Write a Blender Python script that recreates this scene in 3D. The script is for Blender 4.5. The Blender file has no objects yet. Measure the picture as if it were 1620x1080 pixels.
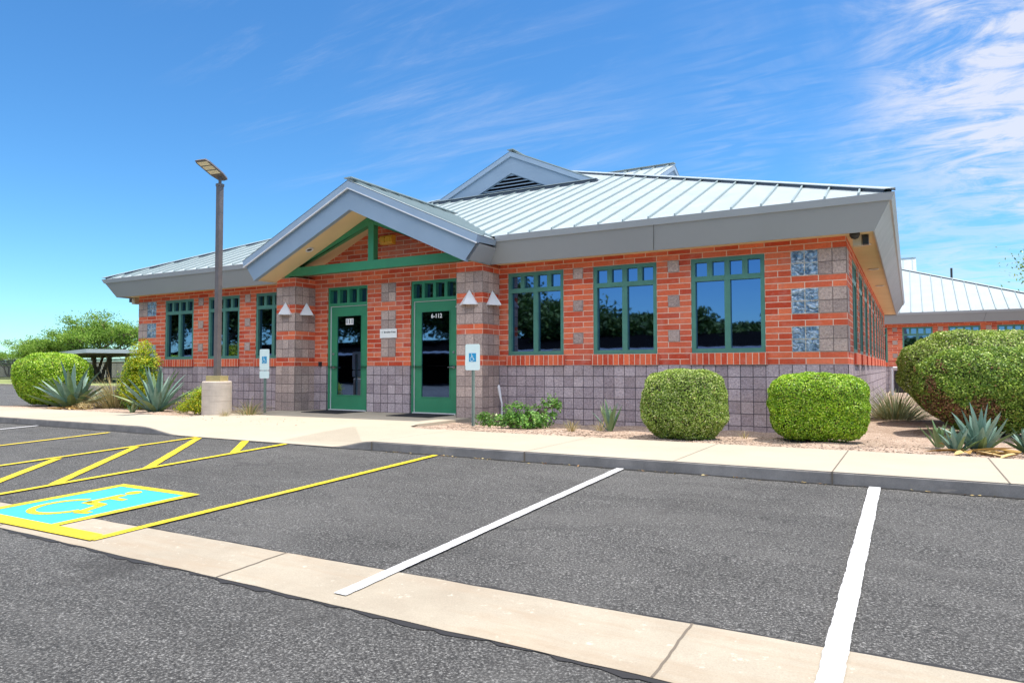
import bpy, math, random
import numpy as np
from mathutils import Vector, Matrix

sc = bpy.context.scene
col = sc.collection
# ------------------------------------------------------------------ camera
H_EYE = .963
cd = bpy.data.cameras.new('camera'); cam = bpy.data.objects.new('camera', cd); col.objects.link(cam)
cd.sensor_width = 36; cd.lens = 1103 / 1620 * 36; cd.clip_end = 3000; cd.clip_start = .05
YAW, PIT, ROLL = math.radians(29.73), .0384, .0015
F0 = Vector((-math.sin(YAW), math.cos(YAW), 0)); R0 = Vector((math.cos(YAW), math.sin(YAW), 0)); Z0 = Vector((0, 0, 1))
F = F0 * math.cos(PIT) + Z0 * math.sin(PIT); U0 = Z0 * math.cos(PIT) - F0 * math.sin(PIT)
cR = R0 * math.cos(ROLL) - U0 * math.sin(ROLL); cU = R0 * math.sin(ROLL) + U0 * math.cos(ROLL)
M = Matrix((cR, cU, -F)).transposed().to_4x4(); M.translation = Vector((0, 0, H_EYE)); cam.matrix_world = M
sc.camera = cam
# ------------------------------------------------------------------ exposure, sun, sky
sc.view_settings.view_transform = 'Standard'; sc.view_settings.look = 'None'
sc.view_settings.exposure = EXPO = 1.10
sc.view_settings.gamma = 1
SUNV = Vector((.30, .125, 1)).normalized()
SUN_EL = math.asin(SUNV.z); SUN_ROT = math.atan2(SUNV.x, SUNV.y)
sd = bpy.data.lights.new('sun', 'SUN'); sd.energy = 2.8; sd.angle = math.radians(.55); sd.color = (1, .93, .82)
sun = bpy.data.objects.new('sun', sd); col.objects.link(sun)
sun.rotation_euler = SUNV.to_track_quat('Z', 'Y').to_euler(); sun.location = (5, 0, 40)


FILL_CLOUD = 24.  # brightness of the added fill cloud behind the camera


def build_world():
    w = bpy.data.worlds.new('World'); sc.world = w; w.use_nodes = True
    nt = w.node_tree; nt.nodes.clear(); N = nt.nodes.new; L = nt.links.new
    out = N('ShaderNodeOutputWorld'); bg = N('ShaderNodeBackground'); bg.inputs[1].default_value = .075
    L(bg.outputs[0], out.inputs[0])
    sky = N('ShaderNodeTexSky'); sky.sky_type = 'NISHITA'; sky.sun_disc = False
    sky.sun_elevation = SUN_EL; sky.sun_rotation = SUN_ROT; sky.altitude = 350; sky.air_density = 1.0; sky.dust_density = .15; sky.ozone_density = 1.5
    hs = N('ShaderNodeHueSaturation'); hs.inputs['Saturation'].default_value = 1.16; hs.inputs['Value'].default_value = 1.0
    L(sky.outputs[0], hs.inputs['Color'])
    tint = N('ShaderNodeMix'); tint.data_type = 'RGBA'; tint.blend_type = 'MULTIPLY'; tint.inputs[0].default_value = 1
    L(hs.outputs[0], tint.inputs[6]); tint.inputs[7].default_value = (.64, 1.03, 1.24, 1)
    tc = N('ShaderNodeTexCoord'); sep = N('ShaderNodeSeparateXYZ'); L(tc.outputs['Generated'], sep.inputs[0])

    def math_(op, a, b=None, c=None, clamp=False):
        m = N('ShaderNodeMath'); m.operation = op; m.use_clamp = clamp
        for i, v in enumerate((a, b, c)):
            if v is None: continue
            if isinstance(v, (int, float)): m.inputs[i].default_value = v
            else: L(v, m.inputs[i])
        return m.outputs[0]
    zz = math_('ADD', math_('MAXIMUM', sep.outputs[2], .0), .12)
    px = math_('DIVIDE', sep.outputs[0], zz); py = math_('DIVIDE', sep.outputs[1], zz)
    cmb = N('ShaderNodeCombineXYZ'); L(px, cmb.inputs[0]); L(py, cmb.inputs[1])

    def noise(scale, sx, sy, rot, detail=5, rough=.6, dist=0, off=0):
        mp = N('ShaderNodeMapping'); mp.inputs['Scale'].default_value = (sx, sy, 1); mp.inputs['Rotation'].default_value = (0, 0, rot)
        mp.inputs['Location'].default_value = (off, off * .7, 0)
        L(cmb.outputs[0], mp.inputs[0])
        n = N('ShaderNodeTexNoise'); n.inputs['Scale'].default_value = scale; n.inputs['Detail'].default_value = detail
        n.inputs['Roughness'].default_value = rough; n.inputs['Distortion'].default_value = dist
        L(mp.outputs[0], n.inputs['Vector']); return n.outputs[0]

    def mapr(v, a, b, c=0, d=1, smooth=True):
        m = N('ShaderNodeMapRange'); m.clamp = True
        if smooth: m.interpolation_type = 'SMOOTHSTEP'
        m.inputs[1].default_value = a; m.inputs[2].default_value = b; m.inputs[3].default_value = c; m.inputs[4].default_value = d
        L(v, m.inputs[0]); return m.outputs[0]

    def dotmask(d, a, b):
        vd = N('ShaderNodeVectorMath'); vd.operation = 'DOT_PRODUCT'; L(tc.outputs['Generated'], vd.inputs[0])
        vd.inputs[1].default_value = Vector(d).normalized(); return mapr(vd.outputs['Value'], a, b)
    soft = noise(1.1, 1, .55, .5, 7, .62, .6)
    fine = noise(4.6, .75, 1.25, .25, 7, .68, 1.0, 3)
    rip = noise(9, .42, 1.9, .12, 3, .5, 1.3, 7)
    wide = mapr(soft, .40, .66)
    # main bank to the right and its thinner fringe
    bank = dotmask((.26, .86, .44), .93, .985)
    fringe = dotmask((.12, .93, .30), .90, .985)
    low = dotmask((.16, .97, .17), .95, .992)
    b1 = math_('MULTIPLY', bank, mapr(math_('ADD', math_('MULTIPLY', fine, .5), math_('MULTIPLY', soft, .7)), .47, .70))
    b2 = math_('MULTIPLY', fringe, math_('MULTIPLY', wide, mapr(rip, .34, .68)))
    b3 = math_('MULTIPLY', math_('MULTIPLY', low, .34), mapr(fine, .30, .62))
    streak = math_('MULTIPLY', dotmask((-.47, .80, .36), .968, .999), math_('MULTIPLY', mapr(noise(2.6, .40, 1.7, -.75, 7, .68, .5, 11), .44, .80), .26))
    streak2 = math_('MULTIPLY', dotmask((-.62, .66, .43), .965, .998), math_('MULTIPLY', mapr(noise(3.2, .3, 2.2, -.75, 7, .7, .5, 17), .48, .80), .20))
    tot = math_('ADD', math_('ADD', math_('MULTIPLY', b1, .95), math_('MULTIPLY', b2, .27)), math_('ADD', b3, math_('ADD', streak, streak2)), clamp=True)
    tot = math_('MINIMUM', tot, .82)
    mix = N('ShaderNodeMix'); mix.data_type = 'RGBA'; L(tot, mix.inputs[0]); L(tint.outputs[2], mix.inputs[6]); mix.inputs[7].default_value = (5.5, 5.6, 6.2, 1)
    # unseen bright cloud overhead and behind the camera, added to light the shaded front
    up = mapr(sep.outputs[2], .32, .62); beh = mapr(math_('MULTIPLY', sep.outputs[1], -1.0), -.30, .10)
    fill_deck = math_('MULTIPLY', math_('MULTIPLY', up, beh), mapr(noise(1.6, 1, 1, .3, 5, .6, .4, 23), .30, .62))
    mix2 = N('ShaderNodeMix'); mix2.data_type = 'RGBA'; L(fill_deck, mix2.inputs[0]); L(mix.outputs[2], mix2.inputs[6]); mix2.inputs[7].default_value = (FILL_CLOUD, FILL_CLOUD * .99, FILL_CLOUD * .98, 1)
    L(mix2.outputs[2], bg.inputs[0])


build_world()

# ------------------------------------------------------------------ materials
MATS = {}


def principled(name, color=(.5, .5, .5), rough=.6, metal=0, spec=.5):
    m = bpy.data.materials.new(name); m.use_nodes = True
    p = m.node_tree.nodes['Principled BSDF']
    p.inputs['Base Color'].default_value = (*color, 1); p.inputs['Roughness'].default_value = rough
    p.inputs['Metallic'].default_value = metal; p.inputs['Specular IOR Level'].default_value = spec
    MATS[name] = m
    return m, m.node_tree, p


class NB:
    """small helper to wire node trees"""
    def __init__(s, nt): s.nt = nt; s.N = nt.nodes.new; s.L = nt.links.new

    def tc(s, which='Object', scale=(1, 1, 1), rot=(0, 0, 0)):
        t = s.N('ShaderNodeTexCoord'); m = s.N('ShaderNodeMapping'); m.inputs['Scale'].default_value = scale; m.inputs['Rotation'].default_value = rot
        s.L(t.outputs[which], m.inputs[0]); return m.outputs[0]

    def noise(s, vec, scale, detail=4, rough=.55, dist=0):
        n = s.N('ShaderNodeTexNoise'); n.inputs['Scale'].default_value = scale; n.inputs['Detail'].default_value = detail
        n.inputs['Roughness'].default_value = rough; n.inputs['Distortion'].default_value = dist
        if vec: s.L(vec, n.inputs['Vector'])
        return n.outputs[0]

    def vor(s, vec, scale, out='Distance', feature='F1', rnd=1):
        n = s.N('ShaderNodeTexVoronoi'); n.inputs['Scale'].default_value = scale; n.feature = feature; n.inputs['Randomness'].default_value = rnd
        s.L(vec, n.inputs['Vector']); return n.outputs[out]

    def ramp(s, v, stops):
        r = s.N('ShaderNodeValToRGB'); cr = r.color_ramp
        while len(cr.elements) < len(stops): cr.elements.new(.5)
        for e, (p, c) in zip(cr.elements, stops): e.position = p; e.color = (*c, 1) if len(c) == 3 else c
        s.L(v, r.inputs[0]); return r.outputs[0]

    def mr(s, v, a, b, c, d):
        m = s.N('ShaderNodeMapRange'); m.clamp = True
        for i, x in enumerate((a, b, c, d)): m.inputs[i + 1].default_value = x
        s.L(v, m.inputs[0]); return m.outputs[0]

    def mix(s, f, a, b, mode='MIX'):
        m = s.N('ShaderNodeMix'); m.data_type = 'RGBA'; m.blend_type = mode
        for i, v in ((0, f), (6, a), (7, b)):
            if isinstance(v, (int, float)): m.inputs[i].default_value = v
            elif isinstance(v, tuple): m.inputs[i].default_value = (*v, 1) if len(v) == 3 else v
            else: s.L(v, m.inputs[i])
        return m.outputs[2]

    def math(s, op, a, b):
        m = s.N('ShaderNodeMath'); m.operation = op
        for i, v in enumerate((a, b)):
            if isinstance(v, (int, float)): m.inputs[i].default_value = v
            else: s.L(v, m.inputs[i])
        return m.outputs[0]

    def bump(s, p, h, strength=.5, dist=.01):
        b = s.N('ShaderNodeBump'); b.inputs['Strength'].default_value = strength; b.inputs['Distance'].default_value = dist
        s.L(h, b.inputs['Height']); s.L(b.outputs[0], p.inputs['Normal'])


def mat_masonry(name, c1, c2, mortar, bw, bh, off, msize=.006, bumpn=.4, split=False, voff=0.):
    m, nt, p = principled(name, rough=.88, spec=.2); n = NB(nt)
    t = n.N('ShaderNodeTexCoord'); mp = n.N('ShaderNodeMapping'); mp.inputs['Location'].default_value = (0, voff, 0); n.L(t.outputs['UV'], mp.inputs[0])
    uv = mp.outputs[0]
    b = n.N('ShaderNodeTexBrick'); n.L(uv, b.inputs['Vector'])
    b.offset = off; b.offset_frequency = 2; b.squash = 1
    b.inputs['Scale'].default_value = 1; b.inputs['Brick Width'].default_value = bw; b.inputs['Row Height'].default_value = bh
    b.inputs['Mortar Size'].default_value = msize; b.inputs['Mortar Smooth'].default_value = .15; b.inputs['Bias'].default_value = 0
    b.inputs['Color1'].default_value = (0, 0, 0, 1); b.inputs['Color2'].default_value = (1, 1, 1, 1); b.inputs['Mortar'].default_value = (.5, .5, .5, 1)
    base = n.ramp(b.outputs['Color'], [(0, c1), (.5, tuple((x + y) / 2 for x, y in zip(c1, c2))), (1, c2)])
    big = n.noise(uv, 1.3, 5, .6); fine = n.noise(uv, 160 if split else 90, 3, .7); mid = n.noise(uv, 22, 4, .6)
    base = n.mix(1, base, n.ramp(big, [(.25, (.84, .84, .86)), (.75, (1.12, 1.1, 1.08))]), 'MULTIPLY')
    base = n.mix(1, base, n.ramp(fine, [(.3, (.72, .72, .73)), (.7, (1.28, 1.27, 1.26))] if split else [(.3, (.88, .87, .87)), (.7, (1.12, 1.12, 1.12))]), 'MULTIPLY')
    base = n.mix(1, base, n.ramp(mid, [(.3, (.9, .89, .88)), (.7, (1.1, 1.1, 1.1))]), 'MULTIPLY')
    if not split:   # pale bloom of mortar wiped over the brick faces
        base = n.mix(n.mr(n.noise(uv, 3.5, 6, .7), .52, .75, 0, .34), base, (.62, .42, .36))
    mc = n.mix(n.mr(mid, .3, .7, 0, 1), tuple(x * .85 for x in mortar), mortar)
    if split:   # rough split faces: darker pits, pale chips, damp stain low on the wall
        ch = n.noise(uv, 34, 5, .75, .8); base = n.mix(1, base, n.ramp(ch, [(.34, (.62, .60, .62)), (.52, (1, 1, 1)), (.68, (1.30, 1.28, 1.24))]), 'MULTIPLY')
        st_ = n.mr(n.noise(uv, 1.1, 5, .65, .5), .50, .66, 0, .30); base = n.mix(st_, base, (.30, .22, .18))
    else:
        base = n.mix(n.mr(n.noise(uv, .9, 5, .65), .50, .68, 0, .25), base, (.58, .27, .22))
    colr = n.mix(b.outputs['Fac'], base, mc)
    n.L(colr, p.inputs['Base Color'])
    h = n.math('SUBTRACT', n.math('MULTIPLY', n.math('ADD', n.math('MULTIPLY', fine, .25), n.math('MULTIPLY', mid, .9 if split else .3)), bumpn), b.outputs['Fac'])
    n.bump(p, h, 1.0 if split else .8, .016 if split else .008)
    return m


def mat_paint(name, c, rough=.45, var=.06, nscale=3, metal=0, spec=.5, bump=0):
    m, nt, p = principled(name, c, rough, metal, spec); n = NB(nt)
    v = n.tc('Object'); a = n.noise(v, nscale, 6, .65)
    n.L(n.mix(1, c, n.ramp(a, [(.3, (1 - var * 1.4,) * 3), (.7, (1 + var,) * 3)]), 'MULTIPLY'), p.inputs['Base Color'])
    n.L(n.mr(n.noise(v, nscale * 4, 4, .6), .3, .7, rough * .85, min(1, rough * 1.2)), p.inputs['Roughness'])
    if bump: n.bump(p, n.noise(v, 60, 3), bump, .003)
    return m


def mat_leaf(name, stops, rough=.5, trans=.25, spec=.4, nscale=2.0):
    m, nt, p = principled(name, (.1, .2, .05), rough, 0, spec); n = NB(nt)
    g = n.N('ShaderNodeNewGeometry'); rnd = g.outputs['Random Per Island']
    c = n.ramp(rnd, stops)
    v = n.tc('Object'); c = n.mix(1, c, n.ramp(n.noise(v, nscale, 3, .6), [(.3, (.72, .76, .7)), (.7, (1.22, 1.18, 1.15))]), 'MULTIPLY')
    n.L(c, p.inputs['Base Color'])
    if trans > 0:
        t = n.N('ShaderNodeBsdfTranslucent'); n.L(c, t.inputs[0]); ms = n.N('ShaderNodeMixShader'); ms.inputs[0].default_value = trans
        out = nt.nodes['Material Output']; n.L(p.outputs[0], ms.inputs[1]); n.L(t.outputs[0], ms.inputs[2]); n.L(ms.outputs[0], out.inputs[0])
    return m


def make_materials():
    mat_masonry('brick', (.50, .062, .028), (.76, .185, .085), (.80, .56, .44), .4064, .1016, .5, .0072)
    mat_masonry('soldier_brick', (.50, .06, .026), (.74, .16, .07), (.80, .56, .44), .1016, .2032, 0, .0065)
    mat_masonry('split_block', (.34, .28, .30), (.51, .43, .45), (.085, .072, .085), .2032, .2032, 0, .0060, 1.0, True)
    mat_masonry('pillar_block', (.38, .30, .275), (.56, .44, .39), (.20, .155, .145), .2032, .2032, 0, .0058, 1.0, True)
    # asphalt
    m, nt, p = principled('asphalt', rough=.85, spec=.25); n = NB(nt); v = n.tc('Object')
    sp = n.noise(v, 78, 4, .8); c = n.ramp(sp, [(.32, (.012, .012, .012)), (.46, (.050, .049, .048)), (.56, (.115, .112, .108)), (.66, (.38, .375, .36))])
    st = n.noise(v, 190, 2, .7); c = n.mix(n.mr(st, .58, .70, 0, .55), c, (.18, .172, .165))
    c = n.mix(1, c, n.ramp(n.noise(v, .55, 6, .65), [(.3, (.86, .86, .86)), (.7, (1.12, 1.12, 1.12))]), 'MULTIPLY')
    c = n.mix(1, c, n.ramp(n.noise(n.tc('Object', (.35, 1.6, 1)), 2.2, 6, .7), [(.32, (.86, .86, .86)), (.5, (1, 1, 1)), (.72, (1.12, 1.12, 1.12))]), 'MULTIPLY')
    blot = n.mr(n.noise(v, 1.7, 3, .5), .66, .74, 0, .5); c = n.mix(n.math('MULTIPLY', blot, .5), c, (.035, .033, .033))
    c = n.mix(n.mr(n.noise(n.tc('Object', (.5, 1, 1)), .8, 7, .72, .6), .48, .62, 0, .34), c, (.140, .136, .130))
    cv = n.N('ShaderNodeVectorMath'); cv.operation = 'MULTIPLY_ADD'; cn = n.N('ShaderNodeTexNoise'); cn.inputs['Scale'].default_value = 2.5; cn.inputs['Detail'].default_value = 6; n.L(v, cn.inputs['Vector'])
    n.L(cn.outputs['Color'], cv.inputs[0]); cv.inputs[1].default_value = (.55, .55, 0); n.L(n.tc('Object', (.5, 1, 1)), cv.inputs[2])
    crk = n.vor(cv.outputs[0], .55, 'Distance', 'DISTANCE_TO_EDGE')
    cm = n.math('MULTIPLY', n.mr(crk, .0, .010, 1, 0), n.mr(n.noise(v, .6, 2), .50, .60, 0, .35))
    c = n.mix(cm, c, (.018, .018, .019))
    oil = n.mr(n.noise(n.tc('Object', (1, .55, 1)), 1.1, 5, .6), .62, .72, 0, .45); c = n.mix(oil, c, (.030, .028, .027))
    n.L(c, p.inputs['Base Color']); n.bump(p, n.math('ADD', n.math('MULTIPLY', sp, .8), st), .7, .014)
    # concrete variants
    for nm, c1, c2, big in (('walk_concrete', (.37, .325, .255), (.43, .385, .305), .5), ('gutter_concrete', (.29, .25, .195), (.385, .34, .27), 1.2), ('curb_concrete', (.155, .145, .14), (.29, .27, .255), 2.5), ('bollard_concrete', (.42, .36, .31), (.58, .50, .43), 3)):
        m, nt, p = principled(nm, rough=.85, spec=.25); n = NB(nt); v = n.tc('Object')
        c = n.ramp(n.noise(v, big, 7, .68), [(.3, c1), (.7, c2)])
        c = n.mix(1, c, n.ramp(n.noise(v, 130, 3, .7), [(.35, (.90, .90, .90)), (.65, (1.08, 1.08, 1.08))]), 'MULTIPLY')
        if nm == 'gutter_concrete':
            c = n.mix(n.mr(n.noise(n.tc('Object', (.5, 3, 1)), 1.6, 6, .7), .50, .68, 0, .55), c, (.30, .225, .155))
            c = n.mix(n.mr(n.noise(v, 14, 4, .7), .62, .72, 0, .45), c, (.62, .56, .48))
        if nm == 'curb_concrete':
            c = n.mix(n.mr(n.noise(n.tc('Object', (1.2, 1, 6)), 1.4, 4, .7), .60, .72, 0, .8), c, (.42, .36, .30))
        if nm == 'bollard_concrete':
            c = n.mix(n.mr(n.noise(n.tc('Object', (.6, .6, 14)), 2.2, 4, .6), .55, .66, 0, .5), c, (.30, .24, .20))
        n.L(c, p.inputs['Base Color']); n.bump(p, n.math('ADD', n.noise(v, 90, 4, .7), n.noise(v, 11, 3, .5)), .35, .006)
    # gravel bed
    m, nt, p = principled('gravel', rough=.95, spec=.15); n = NB(nt); v = n.tc('Object')
    cellc = n.N('ShaderNodeTexVoronoi'); cellc.inputs['Scale'].default_value = 48; n.L(v, cellc.inputs['Vector'])
    c = n.ramp(n.math('MULTIPLY', n.N('ShaderNodeSeparateColor').outputs[0], 1) if False else n.noise(cellc.outputs['Color'], 3, 1, .5), [(.25, (.26, .185, .14)), (.42, (.46, .35, .275)), (.58, (.58, .46, .37)), (.8, (.70, .62, .54))])
    c = n.mix(n.mr(cellc.outputs['Distance'], .35, .75, 0, .55), c, (.16, .10, .075))
    c = n.mix(1, c, n.ramp(n.noise(v, 1.1, 6, .65), [(.3, (.82, .80, .78)), (.7, (1.12, 1.12, 1.12))]), 'MULTIPLY')
    n.L(c, p.inputs['Base Color']); n.bump(p, n.math('SUBTRACT', 1, cellc.outputs['Distance']), .9, .02)
    m, nt, p = principled('ground', rough=.95, spec=.1); n = NB(nt); v = n.tc('Object')
    n.L(n.ramp(n.noise(v, .4, 8, .7), [(.3, (.30, .24, .17)), (.7, (.42, .34, .26))]), p.inputs['Base Color'])
    m, nt, p = principled('grass', rough=.95, spec=.1); n = NB(nt); v = n.tc('Object')
    n.L(n.ramp(n.noise(v, 1.5, 8, .8), [(.3, (.13, .17, .06)), (.7, (.30, .33, .14))]), p.inputs['Base Color'])
    # road paint
    for nm, c0 in (('paint_yellow', (.66, .50, .018)), ('paint_white', (.55, .55, .56)), ('paint_blue', (.045, .40, .46))):
        m, nt, p = principled(nm, rough=.75, spec=.3); n = NB(nt); v = n.tc('Object')
        c = n.mix(1, c0, n.ramp(n.noise(v, 5, 6, .7), [(.3, (.90, .90, .90)), (.7, (1.05, 1.05, 1.05))]), 'MULTIPLY')
        c = n.mix(n.mr(n.noise(v, 75, 3, .75), .55, .68, 0, .62), c, (.10, .095, .095))
        c = n.mix(n.mr(n.noise(v, 2.2, 6, .75), .56, .74, 0, .40), c, (.13, .125, .12))
        n.L(c, p.inputs['Base Color']); n.bump(p, n.noise(v, 110, 3), .4, .006)
    m, nt, p = principled('tar', (.018, .017, .018), .8); m, nt, p = principled('joint', (.14, .115, .09), .95); m, nt, p = principled('groove', (.27, .235, .185), .95)
    mat_paint('roof_metal', (.355, .405, .425), .45, .05, 1.2, 0, .5)
    mat_paint('shaded_closure', (.06, .08, .11), .6, .1, 3)  # closure strips coloured with the blue-black shade under the caps
    mat_paint('sky_tinted_fascia', (.245, .33, .435), .42, .05, .9)  # sky blue falling on the upright gable faces put into the fascia colour
    mat_paint('sky_tinted_trim', (.29, .38, .49), .42, .04, 1.5)  # same sky tint put into the gable trim colour
    mat_paint('roof_seam', (.27, .335, .34), .45, .04, 2)
    mat_paint('fascia', (.285, .31, .34), .42, .04, .7, spec=.4)
    mat_paint('fascia_trim', (.33, .37, .42), .4, .04, 1.5)
    mat_paint('soffit', (.70, .54, .31), .8, .06, 1.5)
    mat_paint('green_paint', (.035, .235, .115), .42, .08, 3)
    mat_paint('green_window', (.075, .215, .165), .4, .1, 5)
    mat_paint('dark_metal', (.02, .022, .025), .5, .1, 4)
    mat_paint('bronze_pole', (.13, .115, .115), .45, .15, 3)
    mat_paint('shoe_cover', (.40, .33, .15), .6, .15, 8)
    mat_paint('white_metal', (.72, .72, .74), .45, .05, 5)
    mat_paint('beige_metal', (.50, .42, .30), .5, .05, 5)
    mat_paint('steel', (.48, .49, .50), .3, .05, 5, metal=.9)
    mat_paint('galv', (.20, .27, .24), .5, .1, 8)
    mat_paint('amber', (.85, .45, .05), .35, .1, 12)
    mat_paint('mat_rubber', (.018, .018, .022), .9, .2, 30, bump=.5)
    mat_paint('sign_white', (.66, .80, .80), .35, .03, 10)
    mat_paint('plate_white', (.85, .85, .83), .35, .02, 10)
    mat_paint('sign_blue', (.015, .28, .55), .35, .05, 10)
    mat_paint('ink', (.03, .04, .05), .6, .02, 10)
    mat_paint('lens', (.80, .72, .52), .25, .05, 30)
    mat_paint('canopy_metal', (.36, .40, .44), .5, .06, 1)
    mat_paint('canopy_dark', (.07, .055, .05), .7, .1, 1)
    mat_paint('stucco', (.62, .56, .48), .9, .06, 1)
    principled('slot_black', (.004, .004, .005), 1, 0, 0)
    mat_paint('iron', (.03, .032, .035), .6, .1, 1)
    mat_paint('bark', (.14, .10, .07), .95, .3, 9, bump=.8)
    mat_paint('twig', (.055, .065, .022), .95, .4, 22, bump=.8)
    mat_paint('dark_roof', (.006, .006, .007), 1, .1, 1, spec=0)
    m, nt, p = principled('glass', (.16, .235, .39), .02, 1.0)
    n = NB(nt); v = n.tc('Object'); b = n.N('ShaderNodeBump'); b.inputs['Strength'].default_value = .018; b.inputs['Distance'].default_value = .05
    n.L(n.noise(v, 1.6, 2, .5), b.inputs['Height']); n.L(b.outputs[0], p.inputs['Normal'])
    m, nt, p = principled('dark_glass', (.10, .13, .17), .03, 1.0)
    # glass block
    m, nt, p = principled('glass_block', (.10, .17, .27), .08, .25, .9); n = NB(nt)
    t = n.N('ShaderNodeTexCoord'); b = n.N('ShaderNodeTexBrick'); n.L(t.outputs['UV'], b.inputs['Vector']); b.offset = 0
    b.inputs['Scale'].default_value = 1; b.inputs['Brick Width'].default_value = .2032; b.inputs['Row Height'].default_value = .2032; b.inputs['Mortar Size'].default_value = .009; b.inputs['Mortar Smooth'].default_value = .1
    w = n.noise(t.outputs['UV'], 13, 2, .45, .9)
    c = n.ramp(w, [(.36, (.07, .125, .20)), (.5, (.19, .27, .36)), (.64, (.42, .50, .58))])
    n.L(n.mix(b.outputs['Fac'], c, (.50, .46, .40)), p.inputs['Base Color'])
    n.bump(p, n.math('SUBTRACT', w, b.outputs['Fac']), .9, .03)
    # foliage
    mat_leaf('leaf_trim', [(0, (.09, .22, .010)), (.45, (.26, .48, .018)), (.8, (.46, .66, .035)), (1, (.68, .78, .18))], .4, .22)
    mat_leaf('leaf_dusty', [(0, (.09, .16, .02)), (.45, (.26, .39, .05)), (.8, (.46, .58, .12)), (1, (.68, .68, .36))], .45, .22)
    mat_leaf('leaf_olive', [(0, (.05, .12, .015)), (.5, (.19, .32, .035)), (.85, (.36, .50, .07)), (1, (.52, .60, .18))], .45, .2)
    mat_leaf('leaf_dead', [(0, (.10, .045, .02)), (.6, (.23, .115, .05)), (1, (.36, .22, .11))], .8, .1)
    mat_leaf('leaf_yellow', [(0, (.14, .25, .010)), (.45, (.34, .48, .012)), (.8, (.56, .58, .018)), (1, (.72, .56, .03))], .45, .3)
    mat_leaf('leaf_vine', [(0, (.05, .15, .02)), (.5, (.12, .30, .04)), (.85, (.22, .42, .08)), (1, (.38, .50, .20))], .35, .3)
    mat_leaf('leaf_mesquite', [(0, (.08, .18, .02)), (.5, (.19, .34, .035)), (1, (.35, .50, .09))], .6, .35, nscale=.6)
    mat_leaf('leaf_far', [(0, (.025, .06, .012)), (.5, (.06, .12, .02)), (1, (.12, .18, .04))], .6, .15, nscale=.5)
    mat_leaf('straw', [(0, (.22, .15, .06)), (.5, (.42, .32, .14)), (1, (.60, .50, .28))], .8, .2)
    mat_leaf('straw_green', [(0, (.12, .16, .05)), (.5, (.30, .28, .13)), (1, (.55, .45, .26))], .8, .2)
    mat_leaf('blade_grey', [(0, (.17, .21, .11)), (.5, (.28, .33, .19)), (1, (.42, .44, .30))], .7, .2)
    m = mat_leaf('agave', [(0, (.11, .20, .165)), (.5, (.17, .28, .235)), (1, (.26, .36, .30))], .55, .05, .35, 5)
    mat_leaf('agave_green', [(0, (.12, .21, .09)), (.5, (.20, .30, .14)), (1, (.30, .36, .18))], .5, .08, .35, 5)
    mat_leaf('agave_dry', [(0, (.34, .20, .06)), (.5, (.50, .34, .13)), (1, (.62, .48, .26))], .8, .05, .2, 5)


make_materials()


# ------------------------------------------------------------------ object helpers
def tag(o, label=None, cat=None, group=None, kind=None):
    if label: o['label'] = label
    if cat: o['category'] = cat
    if group: o['group'] = group
    if kind: o['kind'] = kind
    return o


def empty(name, loc, rz=0, label=None, cat=None, group=None):
    o = bpy.data.objects.new(name, None); col.objects.link(o); o.location = loc; o.rotation_euler = (0, 0, rz)
    o.empty_display_size = .2
    return tag(o, label, cat, group)


def copy_tree(o, parent=None):
    c = o.copy(); col.objects.link(c)
    if parent is not None: c.parent = parent
    for ch in [x for x in bpy.data.objects if x.parent == o]:
        copy_tree(ch, c)
    return c


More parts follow.
